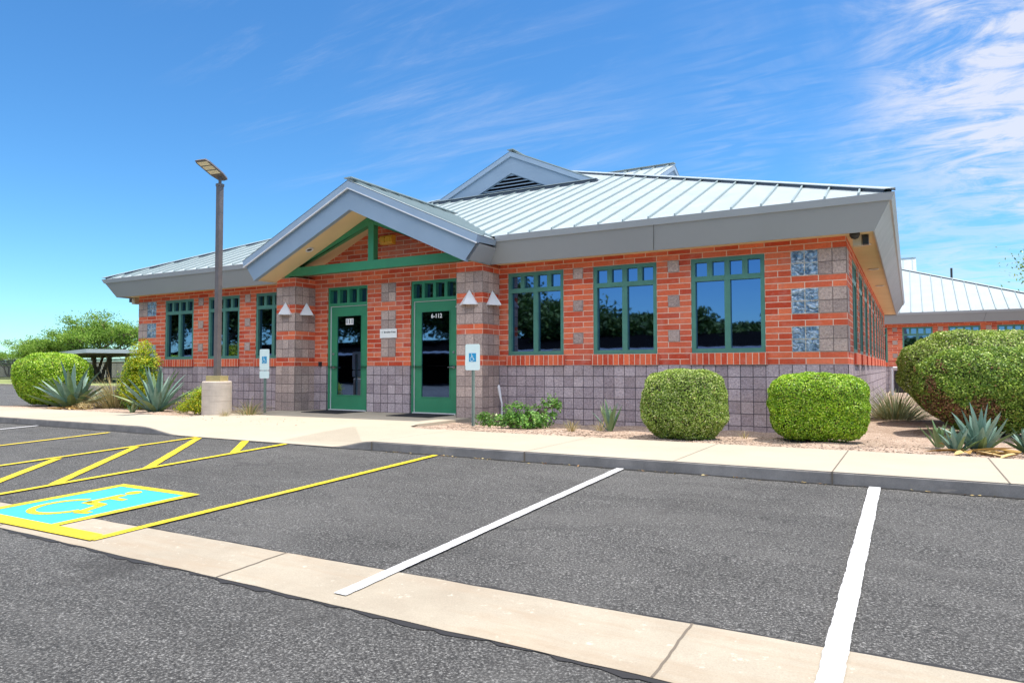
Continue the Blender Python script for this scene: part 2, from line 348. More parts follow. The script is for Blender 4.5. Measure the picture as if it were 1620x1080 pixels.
class MB:
    UVO = 9.144

    def __init__(s): s.v = []; s.f = []; s.m = []

    def face(s, pts, mat=0):
        i = len(s.v); s.v += [tuple(p) for p in pts]; s.f.append(tuple(range(i, i + len(pts)))); s.m.append(mat)

    def box(s, x0, x1, y0, y1, z0, z1, mat=0):
        i = len(s.v)
        s.v += [(x0, y0, z0), (x1, y0, z0), (x1, y1, z0), (x0, y1, z0), (x0, y0, z1), (x1, y0, z1), (x1, y1, z1), (x0, y1, z1)]
        for q in ((0, 3, 2, 1), (4, 5, 6, 7), (0, 1, 5, 4), (1, 2, 6, 5), (2, 3, 7, 6), (3, 0, 4, 7)):
            s.f.append(tuple(i + k for k in q)); s.m.append(mat)

    def prism(s, poly, axis, a0, a1, mat=0):
        """poly: list of 2D points extruded along axis (0=x: pts are (y,z); 1=y: (x,z); 2=z: (x,y))"""
        def P(p, a): return (a, p[0], p[1]) if axis == 0 else ((p[0], a, p[1]) if axis == 1 else (p[0], p[1], a))
        n = len(poly); i = len(s.v)
        s.v += [P(p, a0) for p in poly] + [P(p, a1) for p in poly]
        s.f.append(tuple(i + k for k in range(n))); s.f.append(tuple(i + n + k for k in reversed(range(n)))); s.m += [mat, mat]
        for k in range(n):
            s.f.append((i + k, i + n + k, i + n + (k + 1) % n, i + (k + 1) % n)); s.m.append(mat)

    def tube(s, pts, r, seg=8, mat=0, caps=True):
        pts = [Vector(p) for p in pts]; rs = r if isinstance(r, (list, tuple)) else [r] * len(pts)
        rings = []; up = None
        for k, p in enumerate(pts):
            d = (pts[min(k + 1, len(pts) - 1)] - pts[max(k - 1, 0)]).normalized()
            if up is None: up = d.orthogonal().normalized()
            up = (up - d * up.dot(d)).normalized(); sd_ = d.cross(up)
            i = len(s.v); rings.append(i)
            for j in range(seg):
                a = 2 * math.pi * j / seg; s.v.append(tuple(p + (up * math.cos(a) + sd_ * math.sin(a)) * rs[k]))
        for k in range(len(rings) - 1):
            for j in range(seg):
                a, b = rings[k], rings[k + 1]; s.f.append((a + j, a + (j + 1) % seg, b + (j + 1) % seg, b + j)); s.m.append(mat)
        if caps:
            s.f.append(tuple(rings[0] + j for j in reversed(range(seg)))); s.f.append(tuple(rings[-1] + j for j in range(seg))); s.m += [mat, mat]

    def lathe(s, prof, c=(0, 0), seg=24, mat=0):
        rings = []
        for r, z in prof:
            rings.append(len(s.v))
            for j in range(seg):
                a = 2 * math.pi * j / seg; s.v.append((c[0] + r * math.cos(a), c[1] + r * math.sin(a), z))
        for a, b in zip(rings, rings[1:]):
            for j in range(seg): s.f.append((a + j, a + (j + 1) % seg, b + (j + 1) % seg, b + j)); s.m.append(mat)
        s.f.append(tuple(rings[0] + j for j in reversed(range(seg)))); s.f.append(tuple(rings[-1] + j for j in range(seg))); s.m += [mat, mat]

    def build(s, name, mats, parent=None, smooth=False, uv=True, fix=True):
        me = bpy.data.meshes.new(name); me.from_pydata(s.v, [], s.f)
        if isinstance(mats, str): mats = [mats]
        for k in mats: me.materials.append(MATS[k])
        me.polygons.foreach_set('material_index', s.m)
        if smooth: me.polygons.foreach_set('use_smooth', [True] * len(s.f))
        me.update()
        if uv:
            ul = me.uv_layers.new(name='UVMap')
            for p in me.polygons:
                n = p.normal; ax = max(range(3), key=lambda k: abs(n[k]))
                for li in p.loop_indices:
                    c = me.vertices[me.loops[li].vertex_index].co
                    if ax == 1: q = (c.x + s.UVO, c.z)
                    elif ax == 0: q = (c.y + s.UVO, c.z)
                    else: q = (c.x + s.UVO, c.y + s.UVO)
                    ul.data[li].uv = q
        o = bpy.data.objects.new(name, me); col.objects.link(o)
        if parent is not None: o.parent = parent
        return o


def text_mesh(name, txt, size, mat, parent, loc, rz=0, bold=0.0, face='-y'):
    cu = bpy.data.curves.new(name, 'FONT'); cu.body = txt; cu.size = size; cu.extrude = .0015; cu.align_x = 'CENTER'; cu.align_y = 'CENTER'; cu.offset = bold
    cu.resolution_u = 3
    tmp = bpy.data.objects.new('tmp', cu); col.objects.link(tmp)
    dg = bpy.context.evaluated_depsgraph_get(); me = bpy.data.meshes.new_from_object(tmp.evaluated_get(dg)); me.name = name
    me.transform(Matrix.Rotation(math.pi / 2, 4, 'X'))
    bpy.data.objects.remove(tmp); bpy.data.curves.remove(cu)
    me.materials.clear(); me.materials.append(MATS[mat])
    o = bpy.data.objects.new(name, me); col.objects.link(o); o.location = loc; o.rotation_euler = (0, 0, rz)
    if parent is not None: o.parent = parent
    return o


m_ = .2032  # masonry module
HB = 9.144  # half of the wall square
EO, EI = 9.813, 9.554     # eave half size at fascia top / fascia bottom
ZT, ZBf, ZW = 3.46, 2.985, 3.048
P = 5 / 12
GS = .45   # gable slope


def panel(mb, axis, pos, out, a0, a1, z0, z1, openings, depth, mat=0):
    """wall skin with rectangular openings; returns jambs too. axis 'x': runs along x at y=pos, outward sign out"""
    def pt(a, d, z):
        return (a, pos - out * d, z) if axis == 'x' else (pos - out * d, a, z)
    As = sorted({a0, a1, *[min(max(o[k], a0), a1) for o in openings for k in (0, 1)]})
    Zs = sorted({z0, z1, *[min(max(o[k], z0), z1) for o in openings for k in (2, 3)]})
    for i in range(len(As) - 1):
        for j in range(len(Zs) - 1):
            ca, cz = (As[i] + As[i + 1]) / 2, (Zs[j] + Zs[j + 1]) / 2
            if any(o[0] < ca < o[1] and o[2] < cz < o[3] for o in openings): continue
            q = [pt(As[i], 0, Zs[j]), pt(As[i + 1], 0, Zs[j]), pt(As[i + 1], 0, Zs[j + 1]), pt(As[i], 0, Zs[j + 1])]
            mb.face(q if (out < 0) == (axis == 'x') else q[::-1], mat)
    for o in openings:
        x0, x1, y0, y1 = max(o[0], a0), min(o[1], a1), max(o[2], z0), min(o[3], z1)
        if x1 <= x0 or y1 <= y0: continue
        for s in ((x0, x0, y0, y1), (x1, x1, y0, y1)):
            mb.face([pt(s[0], 0, y0), pt(s[0], depth, y0), pt(s[0], depth, y1), pt(s[0], 0, y1)], mat)
        for z in (y0, y1):
            if z in (z0, z1) and z != y1: continue
            mb.face([pt(x0, 0, z), pt(x1, 0, z), pt(x1, depth, z), pt(x0, depth, z)], mat)


# ------------------------------------------------------------------ window and door builders (local: x along wall, y inward, z up)
def make_window(parent):
    W, z0, z1 = 6 * m_, 6 * m_, 14 * m_
    f = MB(); fd0, fd1 = .012, .11
    fr, ms = .07, .095
    f.box(0, fr, fd0, fd1, z0, z1); f.box(W - fr, W, fd0, fd1, z0, z1)
    f.box(fr, W - fr, fd0, fd1, z0, z0 + .075); f.box(fr, W - fr, fd0, fd1, z1 - .07, z1)
    rz0, rz1 = z1 - .395, z1 - .31
    f.box(fr, W - fr, fd0 + .002, fd1 - .002, rz0, rz1)
    f.box(W / 2 - ms / 2, W / 2 + ms / 2, fd0 + .004, fd1 - .004, z0 + .075, rz0)
    iw = (W - 2 * fr); pw = (iw - 3 * .088) / 4
    for k in range(3):
        x = fr + (k + 1) * pw + k * .088; f.box(x, x + .088, fd0 + .006, fd1 - .006, rz1, z1 - .07)
    win = f.build('window', 'green_window', parent)
    g = MB(); g.box(fr - .01, W - fr + .01, .075, .083, z0 + .06, z1 - .06); g.build('pane', 'glass', win)
    s = MB(); s.box(-.03, W + .03, -.045, .10, 5 * m_ + .001, 6 * m_ - .001); s.build('sill', 'soldier_brick', win)
    return win


def place_window(proto, parent, loc, rz=0):
    w = proto.copy(); col.objects.link(w); w.parent = parent; w.location = loc; w.rotation_euler = (0, 0, rz)
    for ch in [x for x in bpy.data.objects if x.parent == proto]:
        c = ch.copy(); col.objects.link(c); c.parent = w
    return w


def make_door(parent, x0, y, hinge_right, number):
    """opening 6 modules wide from x0; wall plane at local y"""
    W = 6 * m_; zt = 14 * m_
    f = MB(); e0, e1 = y + .03, y + .17; fr = .055
    f.box(x0, x0 + fr, e0, e1, 0, zt); f.box(x0 + W - fr, x0 + W, e0, e1, 0, zt); f.box(x0 + fr, x0 + W - fr, e0, e1, zt - .06, zt)
    f.box(x0 + fr, x0 + W - fr, e0 + .002, e1 - .002, 2.405, 2.475)
    iw = W - 2 * fr; pw = (iw - 3 * .075) / 4
    for k in range(3):
        x = x0 + fr + (k + 1) * pw + k * .075; f.box(x, x + .075, e0 + .004, e1, 2.475, zt - .06)
    df = f.build('door_frame', 'green_paint', parent)
    g = MB(); g.box(x0 + fr - .01, x0 + W - fr + .01, e1 - .03, e1 - .022, 2.46, zt - .05); g.build('transom_pane', 'glass', df)
    tr = MB(); tr.box(x0 + fr, x0 + W - fr, e0 + .02, e0 + .055, 2.392, 2.403); tr.box(x0 + fr, x0 + fr + .012, e0 + .02, e0 + .055, .03, 2.392); tr.box(x0 + fr, x0 + W - fr, e0 - .03, e1, 0, .025)
    tr.build('weather_strip', 'white_metal', df)
    a0, a1 = x0 + fr + .014, x0 + W - fr - .004; d0, d1 = y + .07, y + .115
    l = MB(); st = .165
    l.box(a0, a0 + st, d0, d1, .03, 2.39); l.box(a1 - st, a1, d0, d1, .03, 2.39); l.box(a0 + st, a1 - st, d0, d1, 2.19, 2.39); l.box(a0 + st, a1 - st, d0, d1, .03, .34)
    for q in ((a0 + st, a0 + st + .018, .34, 2.19), (a1 - st - .018, a1 - st, .34, 2.19), (a0 + st + .018, a1 - st - .018, 2.172, 2.19), (a0 + st + .018, a1 - st - .018, .34, .358)):
        l.box(q[0], q[1], d0 - .008, d0 + .03, q[2], q[3])
    door = l.build('door', 'green_paint', parent)
    g = MB(); g.box(a0 + st + .002, a1 - st - .002, d0 + .012, d0 + .018, .345, 2.185); g.build('door_glass', 'glass', door)
    hx = a0 + .07 if hinge_right else a1 - .07; sg = 1 if hinge_right else -1
    h = MB(); h.tube([(hx, d0, .99), (hx, d0 - .012, .99)], .032, 14); h.tube([(hx, d0, .99), (hx, d0 - .055, .99), (hx + sg * .02, d0 - .06, .99), (hx + sg * .12, d0 - .06, .985)], .010, 8)
    h.build('door_handle', 'steel', door, smooth=False); h = MB(); h.tube([(hx, d0, 1.30), (hx, d0 - .02, 1.30)], .026, 14); h.build('deadbolt', 'steel', door)
    if number == '111':
        for k in range(3):
            cx = x0 + W / 2 - .09 + k * .078 + .02
            b = MB(); b.box(cx - .036, cx + .036, d0 + .006, d0 + .011, 1.97, 2.11); b.build('number_plate', 'plate_white', door)
            text_mesh('door_number', '1', .13, 'ink', door, (cx, d0 + .004, 2.04), bold=.004)
    else:
        text_mesh('door_number', number, .125, 'plate_white', door, ((a0 + a1) / 2 + .02, d0 + .008, 2.075), bold=.003)
    return door


def seams(mb, xs, plane, y_lo, y_hi, pitch=.457, mat=0, swap=False, w=.013, h=.042):
    """plane(x,y)->z ; ribs run along y between y_lo(x), y_hi(x)"""
    for x in xs:
        a, b = y_lo(x), y_hi(x)
        if b - a < .05: continue
        za, zb = plane(x, a), plane(x, b)
        def q(x_, y_, z_): return (y_, x_, z_) if swap else (x_, y_, z_)
        i = len(mb.v)
        mb.v += [q(x - w, a, za), q(x + w, a, za), q(x + w, a, za + h), q(x - w, a, za + h), q(x - w, b, zb), q(x + w, b, zb), q(x + w, b, zb + h), q(x - w, b, zb + h)]
        for fc in ((0, 1, 2, 3), (4, 7, 6, 5), (3, 2, 6, 7), (0, 3, 7, 4), (1, 5, 6, 2), (0, 4, 5, 1)):
            mb.f.append(tuple(i + k for k in fc)); mb.m.append(mat)


def bar(mb, a, b, w, h, up=(0, 0, 1), mat=0):
    a, b = Vector(a), Vector(b); d = (b - a).normalized(); s = d.cross(Vector(up)).normalized(); u = s.cross(d)
    i = len(mb.v)
    for p in (a, b):
        for x, y in ((-1, 0), (1, 0), (1, 1), (-1, 1)): mb.v.append(tuple(p + s * (x * w / 2) + u * (y * h)))
    for fc in ((0, 1, 2, 3), (4, 7, 6, 5), (0, 4, 5, 1), (1, 5, 6, 2), (2, 6, 7, 3), (3, 7, 4, 0)): mb.f.append(tuple(i + k for k in fc)); mb.m.append(mat)


def build_office(root, main=True):
    PX = 3.17 if main else 0          # half width of the porch gable
    ridge = 4.824; PF = -10.405       # porch gable front plane (local y), i.e. world 10.715
    # openings of the front wall
    fo = []
    wins = [6, 15, 24, 60, 69, 78] if main else [6 + 9 * k for k in range(9)]
    for k in wins: fo.append((-HB + k * m_, -HB + (k + 6) * m_, 6 * m_, 14 * m_))
    fo_cmu = []
    if main:
        for k in (36, 48): fo.append((-HB + k * m_, -HB + (k + 6) * m_, 0, 14 * m_)); fo_cmu.append((-HB + k * m_, -HB + (k + 6) * m_, -1, 14 * m_))
    side = [(-HB + k * m_, -HB + (k + 6) * m_, 6 * m_, 14 * m_) for k in range(6, 84, 9)]
    wall = MB()
    panel(wall, 'x', -HB, -1, -HB, HB, 5 * m_, ZW, fo, .17)
    panel(wall, 'y', HB, 1, -HB, HB, 5 * m_, ZW, side, .17)
    panel(wall, 'y', -HB, -1, -HB, HB, 5 * m_, ZW, side, .17)
    panel(wall, 'x', HB, 1, -HB, HB, 5 * m_, ZW, [], .17)
    if main:
        hw = 2.95; wall.face([(-hw, -HB, ZW), (hw, -HB, ZW), (hw, -HB, ZW + .02), (0, -HB, 4.38), (-hw, -HB, ZW + .02)], 0)
    # block accents, 8 mm proud
    def acc(a0, a1, z0, z1, side_=0):
        if side_ == 0: wall.box(a0, a1, -HB - .006, -HB + .05, z0 + .001, z1 - .001, 1)
        elif side_ == 1: wall.box(HB - .05, HB + .006, a0, a1, z0 + .001, z1 - .001, 1)
        else: wall.box(-HB - .006, -HB + .05, a0, a1, z0 + .001, z1 - .001, 1)
    rows = [(12, 14), (9, 11), (6, 8)]
    for a, b in rows:
        acc(-HB + .001, -HB + 2 * m_, a * m_, b * m_); acc(HB - 2 * m_, HB - .001, a * m_, b * m_)
        for s_ in (1, 2):
            acc(-HB + .001, -HB + m_ * 2, a * m_, b * m_, s_); acc(HB - 2 * m_, HB - .001, a * m_, b * m_, s_)
        if main: acc(-m_, m_, a * m_, b * m_)
        tops = [(w + 7) for w in wins if (w + 9) in wins]
        for t in tops: acc(-HB + t * m_, -HB + (t + 1) * m_, (b - 1) * m_, b * m_)
        for w in range(12, 84, 9):
            if w + 3 <= 81:
                for s_ in (1,): acc(-HB + (w + 1) * m_, -HB + (w + 2) * m_, (b - 1) * m_, b * m_, s_)
    wall.build('wall', ['brick', 'pillar_block'], root)
    base = MB()
    pr = .012
    panel(base, 'x', -HB - pr, -1, -HB - pr, HB + pr, -.35, 5 * m_, fo_cmu, .18)
    panel(base, 'y', HB + pr, 1, -HB - pr, HB + pr, -.35, 5 * m_, [], .17); panel(base, 'y', -HB - pr, -1, -HB - pr, HB + pr, -.35, 5 * m_, [], .17)
    panel(base, 'x', HB + pr, 1, -HB - pr, HB + pr, -.35, 5 * m_, [], .17)
    base.face([(-HB - pr, -HB - pr, 5 * m_), (HB + pr, -HB - pr, 5 * m_), (HB, -HB, 5 * m_), (-HB, -HB, 5 * m_)])
    base.face([(HB + pr, -HB - pr, 5 * m_), (HB + pr, HB + pr, 5 * m_), (HB, HB, 5 * m_), (HB, -HB, 5 * m_)])
    base.build('wall_base', 'split_block', root)
    for s_ in (-1, 1):
        for a, b in rows:
            g = MB(); x0 = s_ * HB - s_ * 4 * m_; x1 = s_ * HB - s_ * 2 * m_
            g.box(min(x0, x1), max(x0, x1), -HB - .004, -HB + .06, a * m_ + .001, b * m_ - .001); g.build('glass_block_window', 'glass_block', root)
    # windows
    proto = make_window(root); first = True
    spots = [((-HB + k * m_, -HB, 0), 0) for k in wins] + [((HB, -HB + k * m_, 0), math.pi / 2) for k in range(6, 84, 9)]
    if main: spots = spots
    else: spots = spots[:len(wins)]
    for loc, rz in spots:
        if first: proto.location = loc; proto.rotation_euler = (0, 0, rz); first = False
        else: place_window(proto, root, loc, rz)
    # fascia ring (leaning) with drip trim
    def ring_seg(mb, p0, p1, q0, q1, zt, zb):   # p: top pts (x,y), q: bottom pts
        mb.face([(*q0, zb), (*q1, zb), (*p1, zt), (*p0, zt)])
    f = MB(); t = MB(); s = MB()
    px = PX - .02
    ptx = (PX - .30) if main else 0
    segs = [((-EO, -EO), (-px, -EO), (-EI, -EI), (-ptx, -EI)), ((px, -EO), (EO, -EO), (ptx, -EI), (EI, -EI))] if main else [((-EO, -EO), (EO, -EO), (-EI, -EI), (EI, -EI))]
    segs += [((EO, -EO), (EO, EO), (EI, -EI), (EI, EI)), ((EO, EO), (-EO, EO), (EI, EI), (-EI, EI)), ((-EO, EO), (-EO, -EO), (-EI, EI), (-EI, -EI))]
    for p0, p1, q0, q1 in segs: ring_seg(f, p0, p1, q0, q1, ZT, ZBf)
    # small bottom return
    def shrink(q, d): return (q[0] * (1 - d / EI) if abs(q[0]) > EI - .01 else q[0], q[1] * (1 - d / EI) if abs(q[1]) > EI - .01 else q[1])
    for p0, p1, q0, q1 in segs:
        f.face([(*q0, ZBf), (*q1, ZBf), (*shrink(q1, .02), ZBf), (*shrink(q0, .02), ZBf)])
        f.face([(*shrink(q0, .02), ZBf), (*shrink(q1, .02), ZBf), (*shrink(q1, .02), ZBf + .04), (*shrink(q0, .02), ZBf + .04)])
    # vertical panel joints on the fascia
    f.build('fascia', 'fascia', root)
    js = MB()
    def fj(x):
        js.face([(x - .004, -EI - .002, ZBf + .002), (x + .004, -EI - .002, ZBf + .002), (x + .094, -EO - .002, ZT - .09), (x + .086, -EO - .002, ZT - .09)])
    fj(6.18)
    js.build('fascia_joint', 'dark_metal', root)
    to = EO + .022
    TS = [((-to, -to), (-px, -to)), ((px, -to), (to, -to))] if main else [((-to, -to), (to, -to))]
    for a, b in TS + [((to, -to), (to, to)), ((to, to), (-to, to)), ((-to, to), (-to, -to))]:
        def inn(q, d): return tuple(math.copysign(abs(c) - d, c) if abs(abs(c) - to) < .01 else c for c in q)
        zlo, zhi = ZT - .085, ZT + .02
        ai, bi = inn(a, .045), inn(b, .045)
        t.face([(*ai, zlo), (*bi, zlo), (*b, zhi), (*a, zhi)]); t.face([(*a, zhi), (*b, zhi), (*inn(b, .05), zhi + .01), (*inn(a, .05), zhi + .01)])
        t.face([(*ai, zlo), (*bi, zlo), (*inn(b, .09), zlo - .0), (*inn(a, .09), zlo - .0)])
    t.build('drip_edge', 'fascia_trim', root)
    zs = ZBf + .035
    def quad(x0, x1, y0, y1): s.face([(x0, y0, zs), (x0, y1, zs), (x1, y1, zs), (x1, y0, zs)])
    if main: quad(-EI, -ptx, -EI, -HB); quad(ptx, EI, -EI, -HB)
    else: quad(-EI, EI, -EI, -HB)
    quad(HB, EI, -HB, EI); quad(-EI, -HB, -HB, EI); quad(-HB, HB, HB, EI)
    s.build('soffit', 'soffit', root)
    # hip roof planes
    ZR = 3.48
    def fz(x, y): return ZR + P * (y + EO)
    r = MB(); c0 = (0, 0, fz(0, 0))
    if main:
        yb = -HB + .12
        xl = PX - .1
        xv = (ridge + .012 - fz(0, yb)) / GS
        r.face([(-xv, yb, fz(0, yb)), (xv, yb, fz(0, yb)), (xl, -EO, ZR), (xl, -xl, fz(0, -xl)), (0, 0, c0[2]), (-xl, -xl, fz(0, -xl)), (-xl, -EO, ZR)])
        r.face([(xl, -EO, ZR), (EO, -EO, ZR), (xl, -xl, fz(0, -xl))]); r.face([(-EO, -EO, ZR), (-xl, -EO, ZR), (-xl, -xl, fz(0, -xl))])
    else: r.face([(-EO, -EO, ZR), (EO, -EO, ZR), c0])
    r.face([(EO, -EO, ZR), (EO, EO, ZR), c0]); r.face([(EO, EO, ZR), (-EO, EO, ZR), c0]); r.face([(-EO, EO, ZR), (-EO, -EO, ZR), c0])
    # closure under the eave edge
    for a, b in (((-EO, -EO), (-px if main else EO, -EO)),) + ((((px, -EO), (EO, -EO)),) if main else ()) + (((EO, -EO), (EO, EO)), ((-EO, EO), (-EO, -EO)), ((EO, EO), (-EO, EO))):
        r.face([(*a, ZT - .02), (*b, ZT - .02), (*b, ZR), (*a, ZR)])
    roof = r.build('roof', 'roof_metal', root)
    TR = 3.69           # half size of the top square where the dormers stand
    DW = 2.72; DZ = 7.255
    pitch = .457; n = int(EO / pitch)
    sm = MB()
    def yhi(x): return -max(abs(x), TR if abs(x) < DW else 0) - .02
    def ylo(x):
        if main and abs(x) < PX + .02:
            return -EO + (ridge - GS * abs(x) - ZR) / P + .0
        return -EO + .01
    xs = [(k + .5) * pitch for k in range(-n - 1, n + 1) if abs((k + .5) * pitch) < EO - .1]
    seams(sm, xs, lambda x, y: fz(x, y), ylo, yhi)
    seams(sm, xs, lambda x, y: ZR + P * (EO - y), lambda x: -(EO - .01) if False else max(abs(x), TR if abs(x) < DW else 0) + .02, lambda x: EO - .01, swap=True)
    if main:
        seams(sm, xs, lambda x, y: ZR + P * (EO + y), lambda x: -(EO - .01), yhi, swap=True)
    # porch roof seams are added to the same metal covering
    sm.build('standing_seam', 'roof_seam', roof)
    caps = MB()
    def hipcap(sx, sy):
        a = Vector((sx * (EO + .03), sy * (EO + .03), ZR - P * .03 + .046)); b = Vector((sx * .3, sy * .3, fz(0, -.3) + .046))
        d = (b - a).normalized()
        for sgn in (1, -1):
            side_ = Vector((0, -sy, 0)) if sgn > 0 else Vector((-sx, 0, 0))
            w = .13
            # each wing of the cap lies parallel to its own roof plane
            off = (Vector((sx * -1, 0, 0)) * w if sgn > 0 else Vector((0, sy * -1, 0)) * w)
            off = off if False else off
            if sgn > 0: dz = 0.0          # moving along x on the front plane keeps z
            else: dz = 0.0
            e = off + Vector((0, 0, dz))
            A, B = a + Vector((0, 0, .02)), b + Vector((0, 0, .02))
            caps.face([A, B, B + e, A + e]); caps.face([A + Vector((0, 0, -.0)) + e, B + e, B + e + Vector((0, 0, -.014)), A + e + Vector((0, 0, -.014))])
    cl = MB()
    for sx, sy in ((1, -1), (-1, -1), (1, 1), (-1, 1)):
        hipcap(sx, sy)
        for ox, oy in ((-sx * .10, 0), (0, -sy * .10)):
            A = Vector((sx * (EO - .02) + ox, sy * (EO - .02) + oy, ZR)); B = Vector((sx * .3 + ox, sy * .3 + oy, fz(0, -.3)))
            cl.face([A, B, B + Vector((0, 0, .062)), A + Vector((0, 0, .062))])
    zf = fz(0, -TR)
    # flashing at the foot of each dormer gable
    caps.box(-DW, DW, -TR - .13, -TR + .02, zf + .045, zf + .06)
    caps.box(TR - .02, TR + .13, -DW, DW, zf + .045, zf + .06)
    cl.box(-DW, DW, -TR - .10, -TR + .02, zf - .09, zf + .044); cl.box(TR - .02, TR + .10, -DW, DW, zf - .09, zf + .044)
    cl.build('seam_closure', 'shaded_closure', roof)
    caps.build('ridge_cap', 'roof_metal', roof)
    # dormers: cross gables with louvred fronts
    def dormer(rz):
        R = Matrix.Rotation(rz, 3, 'Z')
        def T(p): return tuple(R @ Vector(p))
        d = MB(); yf = -TR; th = .14; zb = zf
        eave = DZ - GS * DW
        b2 = DZ - .62 - (zb - .02)                  # height of the inner louvre triangle
        hw = b2 / GS
        d.face([T((-DW, yf, zb - .05)), T((-hw, yf, zb - .05)), T((-hw, yf, zb - .02)), T((0, yf, DZ - .62)), T((0, yf, DZ - th)), T((-DW, yf, eave - th))])
        d.face([T((DW, yf, zb - .05)), T((DW, yf, eave - th)), T((0, yf, DZ - th)), T((0, yf, DZ - .62)), T((hw, yf, zb - .02)), T((hw, yf, zb - .05))])
        d.face([T((-hw, yf + .05, zb - .05)), T((hw, yf + .05, zb - .05)), T((hw, yf + .05, zb)), T((0, yf + .05, DZ - .60)), T((-hw, yf + .05, zb))])
        for sg in (-1, 1): d.face([T((sg * hw, yf, zb - .02)), T((sg * hw, yf + .05, zb - .02)), T((0, yf + .05, DZ - .62)), T((0, yf, DZ - .62))])
        g = d.build('gable', 'sky_tinted_fascia', root, uv=False)
        tr = MB()
        for sg in (-1, 1):
            q = [T((0, yf - .05, DZ)), T((sg * DW * 1.0, yf - .05, eave)), T((sg * DW * 1.0, yf - .05, eave - th)), T((0, yf - .05, DZ - th))]
            q2 = [T((0, yf + .02, DZ)), T((sg * DW, yf + .02, eave)), T((sg * DW, yf + .02, eave - th)), T((0, yf + .02, DZ - th))]
            tr.face(q); tr.face([q[0], q[1], q2[1], q2[0]]); tr.face([q[3], q[2], q2[2], q2[3]]); tr.face([q[1], q[2], q2[2], q2[1]])
        tr.build('rake_trim', 'sky_tinted_trim', g, uv=False)
        lv = MB(); z = zb + .07; k = 0
        while z < DZ - .72:
            h2 = (DZ - .63 - z) / GS - .05
            if h2 > .12:
                a = T((-h2, yf + .045, z)); b_ = T((h2, yf + .045, z)); c_ = T((h2 - .058 / GS * 1, yf + .045, z + .066)); e_ = T((-h2 + .058 / GS, yf + .045, z + .066))
                lv.face([a, b_, c_, e_], 0)
            z += .098
        lv.build('louvre', ['slot_black', 'fascia'], g, uv=False)
        rr = MB(); sm2 = MB()
        for sg in (-1, 1):
            rr.face([T((0, yf - .06, DZ + .01)), T((0, 0, DZ + .01)), T((sg * DW, 0, eave + .01)), T((sg * DW, yf - .06, eave + .01))])
        for k in range(9):
            y = yf + .12 + k * pitch
            if y > -.2: break
            for sg in (-1, 1):
                bar(sm2, T((0, y, DZ + .01)), T((sg * DW, y, eave + .01)), .026, .042)
        bar(sm2, T((0, yf - .06, DZ + .05)), T((0, 0, DZ + .05)), .20, .02)
        ro = rr.build('dormer_roof', 'roof_metal', root, uv=False); sm2.build('standing_seam', 'roof_seam', ro, uv=False)
    dormer(0); dormer(math.pi / 2)
    if not main: return
    # ---------------- porch gable
    A = ridge; TH = .155; low = A - GS * PX
    y0 = PF; yi = PF + .10
    f = MB()
    inner = A - .59; ix = 2.87
    def zin(x): return inner - GS * abs(x)
    for sg in (-1, 1):
        poly = [(0, A - TH), (sg * (PX - .06), A - TH - GS * (PX - .06)), (sg * ix, ZBf - .005), (sg * (ix - .01), zin(ix)), (0, inner)]
        f.prism(poly if sg < 0 else poly[::-1], 1, y0, yi)
        # eave side, leaning in to its foot, back to the wing fascia
        a = (sg * (PX - .06), A - TH - GS * (PX - .06)); b = (sg * ix, ZBf - .005)
        if sg < 0: rets = []
        f2 = MB(); rets.append(f2)
        f2.face([(a[0], y0, a[1]), (a[0], -EO + .2, a[1]), (b[0], -EI + .02, b[1]), (b[0], y0, b[1])])
        f2.face([(b[0], y0, b[1]), (b[0], -EI + .02, b[1]), (b[0] - sg * .03, -EI + .02, b[1]), (b[0] - sg * .03, y0, b[1])])
    pf = f.build('porch_fascia', 'sky_tinted_fascia', root)
    for g2 in rets: g2.build('side_return', 'fascia_trim', pf)
    tr = MB()
    for sg in (-1, 1):
        tr.prism([(0, A), (sg * PX, A - GS * PX), (sg * (PX - .04), A - TH - GS * (PX - .04)), (0, A - TH)], 1, y0 - .055, y0 + .05)
        tr.face([(sg * PX, y0 - .055, low), (sg * PX, -EO + .02, low), (sg * (PX - .05), -EO + .06, low - .09), (sg * (PX - .05), y0 - .055, low - .12)])
    trim = tr.build('porch_trim', 'sky_tinted_trim', root)
    hl = MB()
    for sg in (-1, 1): hl.prism([(0, A - TH + .012), (sg * (PX - .03), A - TH + .012 - GS * (PX - .03)), (sg * (PX - .03), A - TH - .012 - GS * (PX - .03)), (0, A - TH - .012)], 1, y0 - .07, y0 - .04)
    hl.build('trim_bead', 'white_metal', trim)
    s2 = MB()
    for sg in (-1, 1):
        s2.face([(0, yi - .01, inner + .03), (0, -HB + .05, inner + .03), (sg * (ix + .02), -HB + .05, zin(ix + .02) + .03), (sg * (ix + .02), yi - .01, zin(ix + .02) + .03)])
    s2.build('porch_soffit', 'soffit', root)
    pr_ = MB(); ps = MB()
    def pz(x): return A + .012 - GS * abs(x)
    def vy(x): return -EO + (pz(x) - ZR) / P
    for sg in (-1, 1):
        pr_.face([(0, y0 - .06, pz(0)), (sg * (PX + .01), y0 - .06, pz(PX + .01)), (sg * (PX + .01), vy(PX) + .12, pz(PX + .01)), (0, vy(0) + .1, pz(0))])
        y = y0 + .15
        while y < vy(0) - .1:
            xe = 0
            for i in range(200):
                x = PX * i / 199
                if vy(x) + .05 < y: break
                xe = x
            if xe > .1: bar(ps, (0, y, pz(0)), (sg * xe, y, pz(xe)), .026, .042)
            y += pitch
        # valley flashing
    po = pr_.build('porch_roof', 'roof_metal', root, uv=False); bar(ps, (0, y0 - .06, pz(0) + .04), (0, vy(0), pz(0) + .04), .2, .02); ps.build('standing_seam', 'roof_seam', po, uv=False)
    # timber truss, green
    tb = MB(); ty0, ty1 = -9.74, -9.60
    zi = inner + .02
    tb.box(-2.60, 2.60, ty0, ty1, 3.085, 3.275)
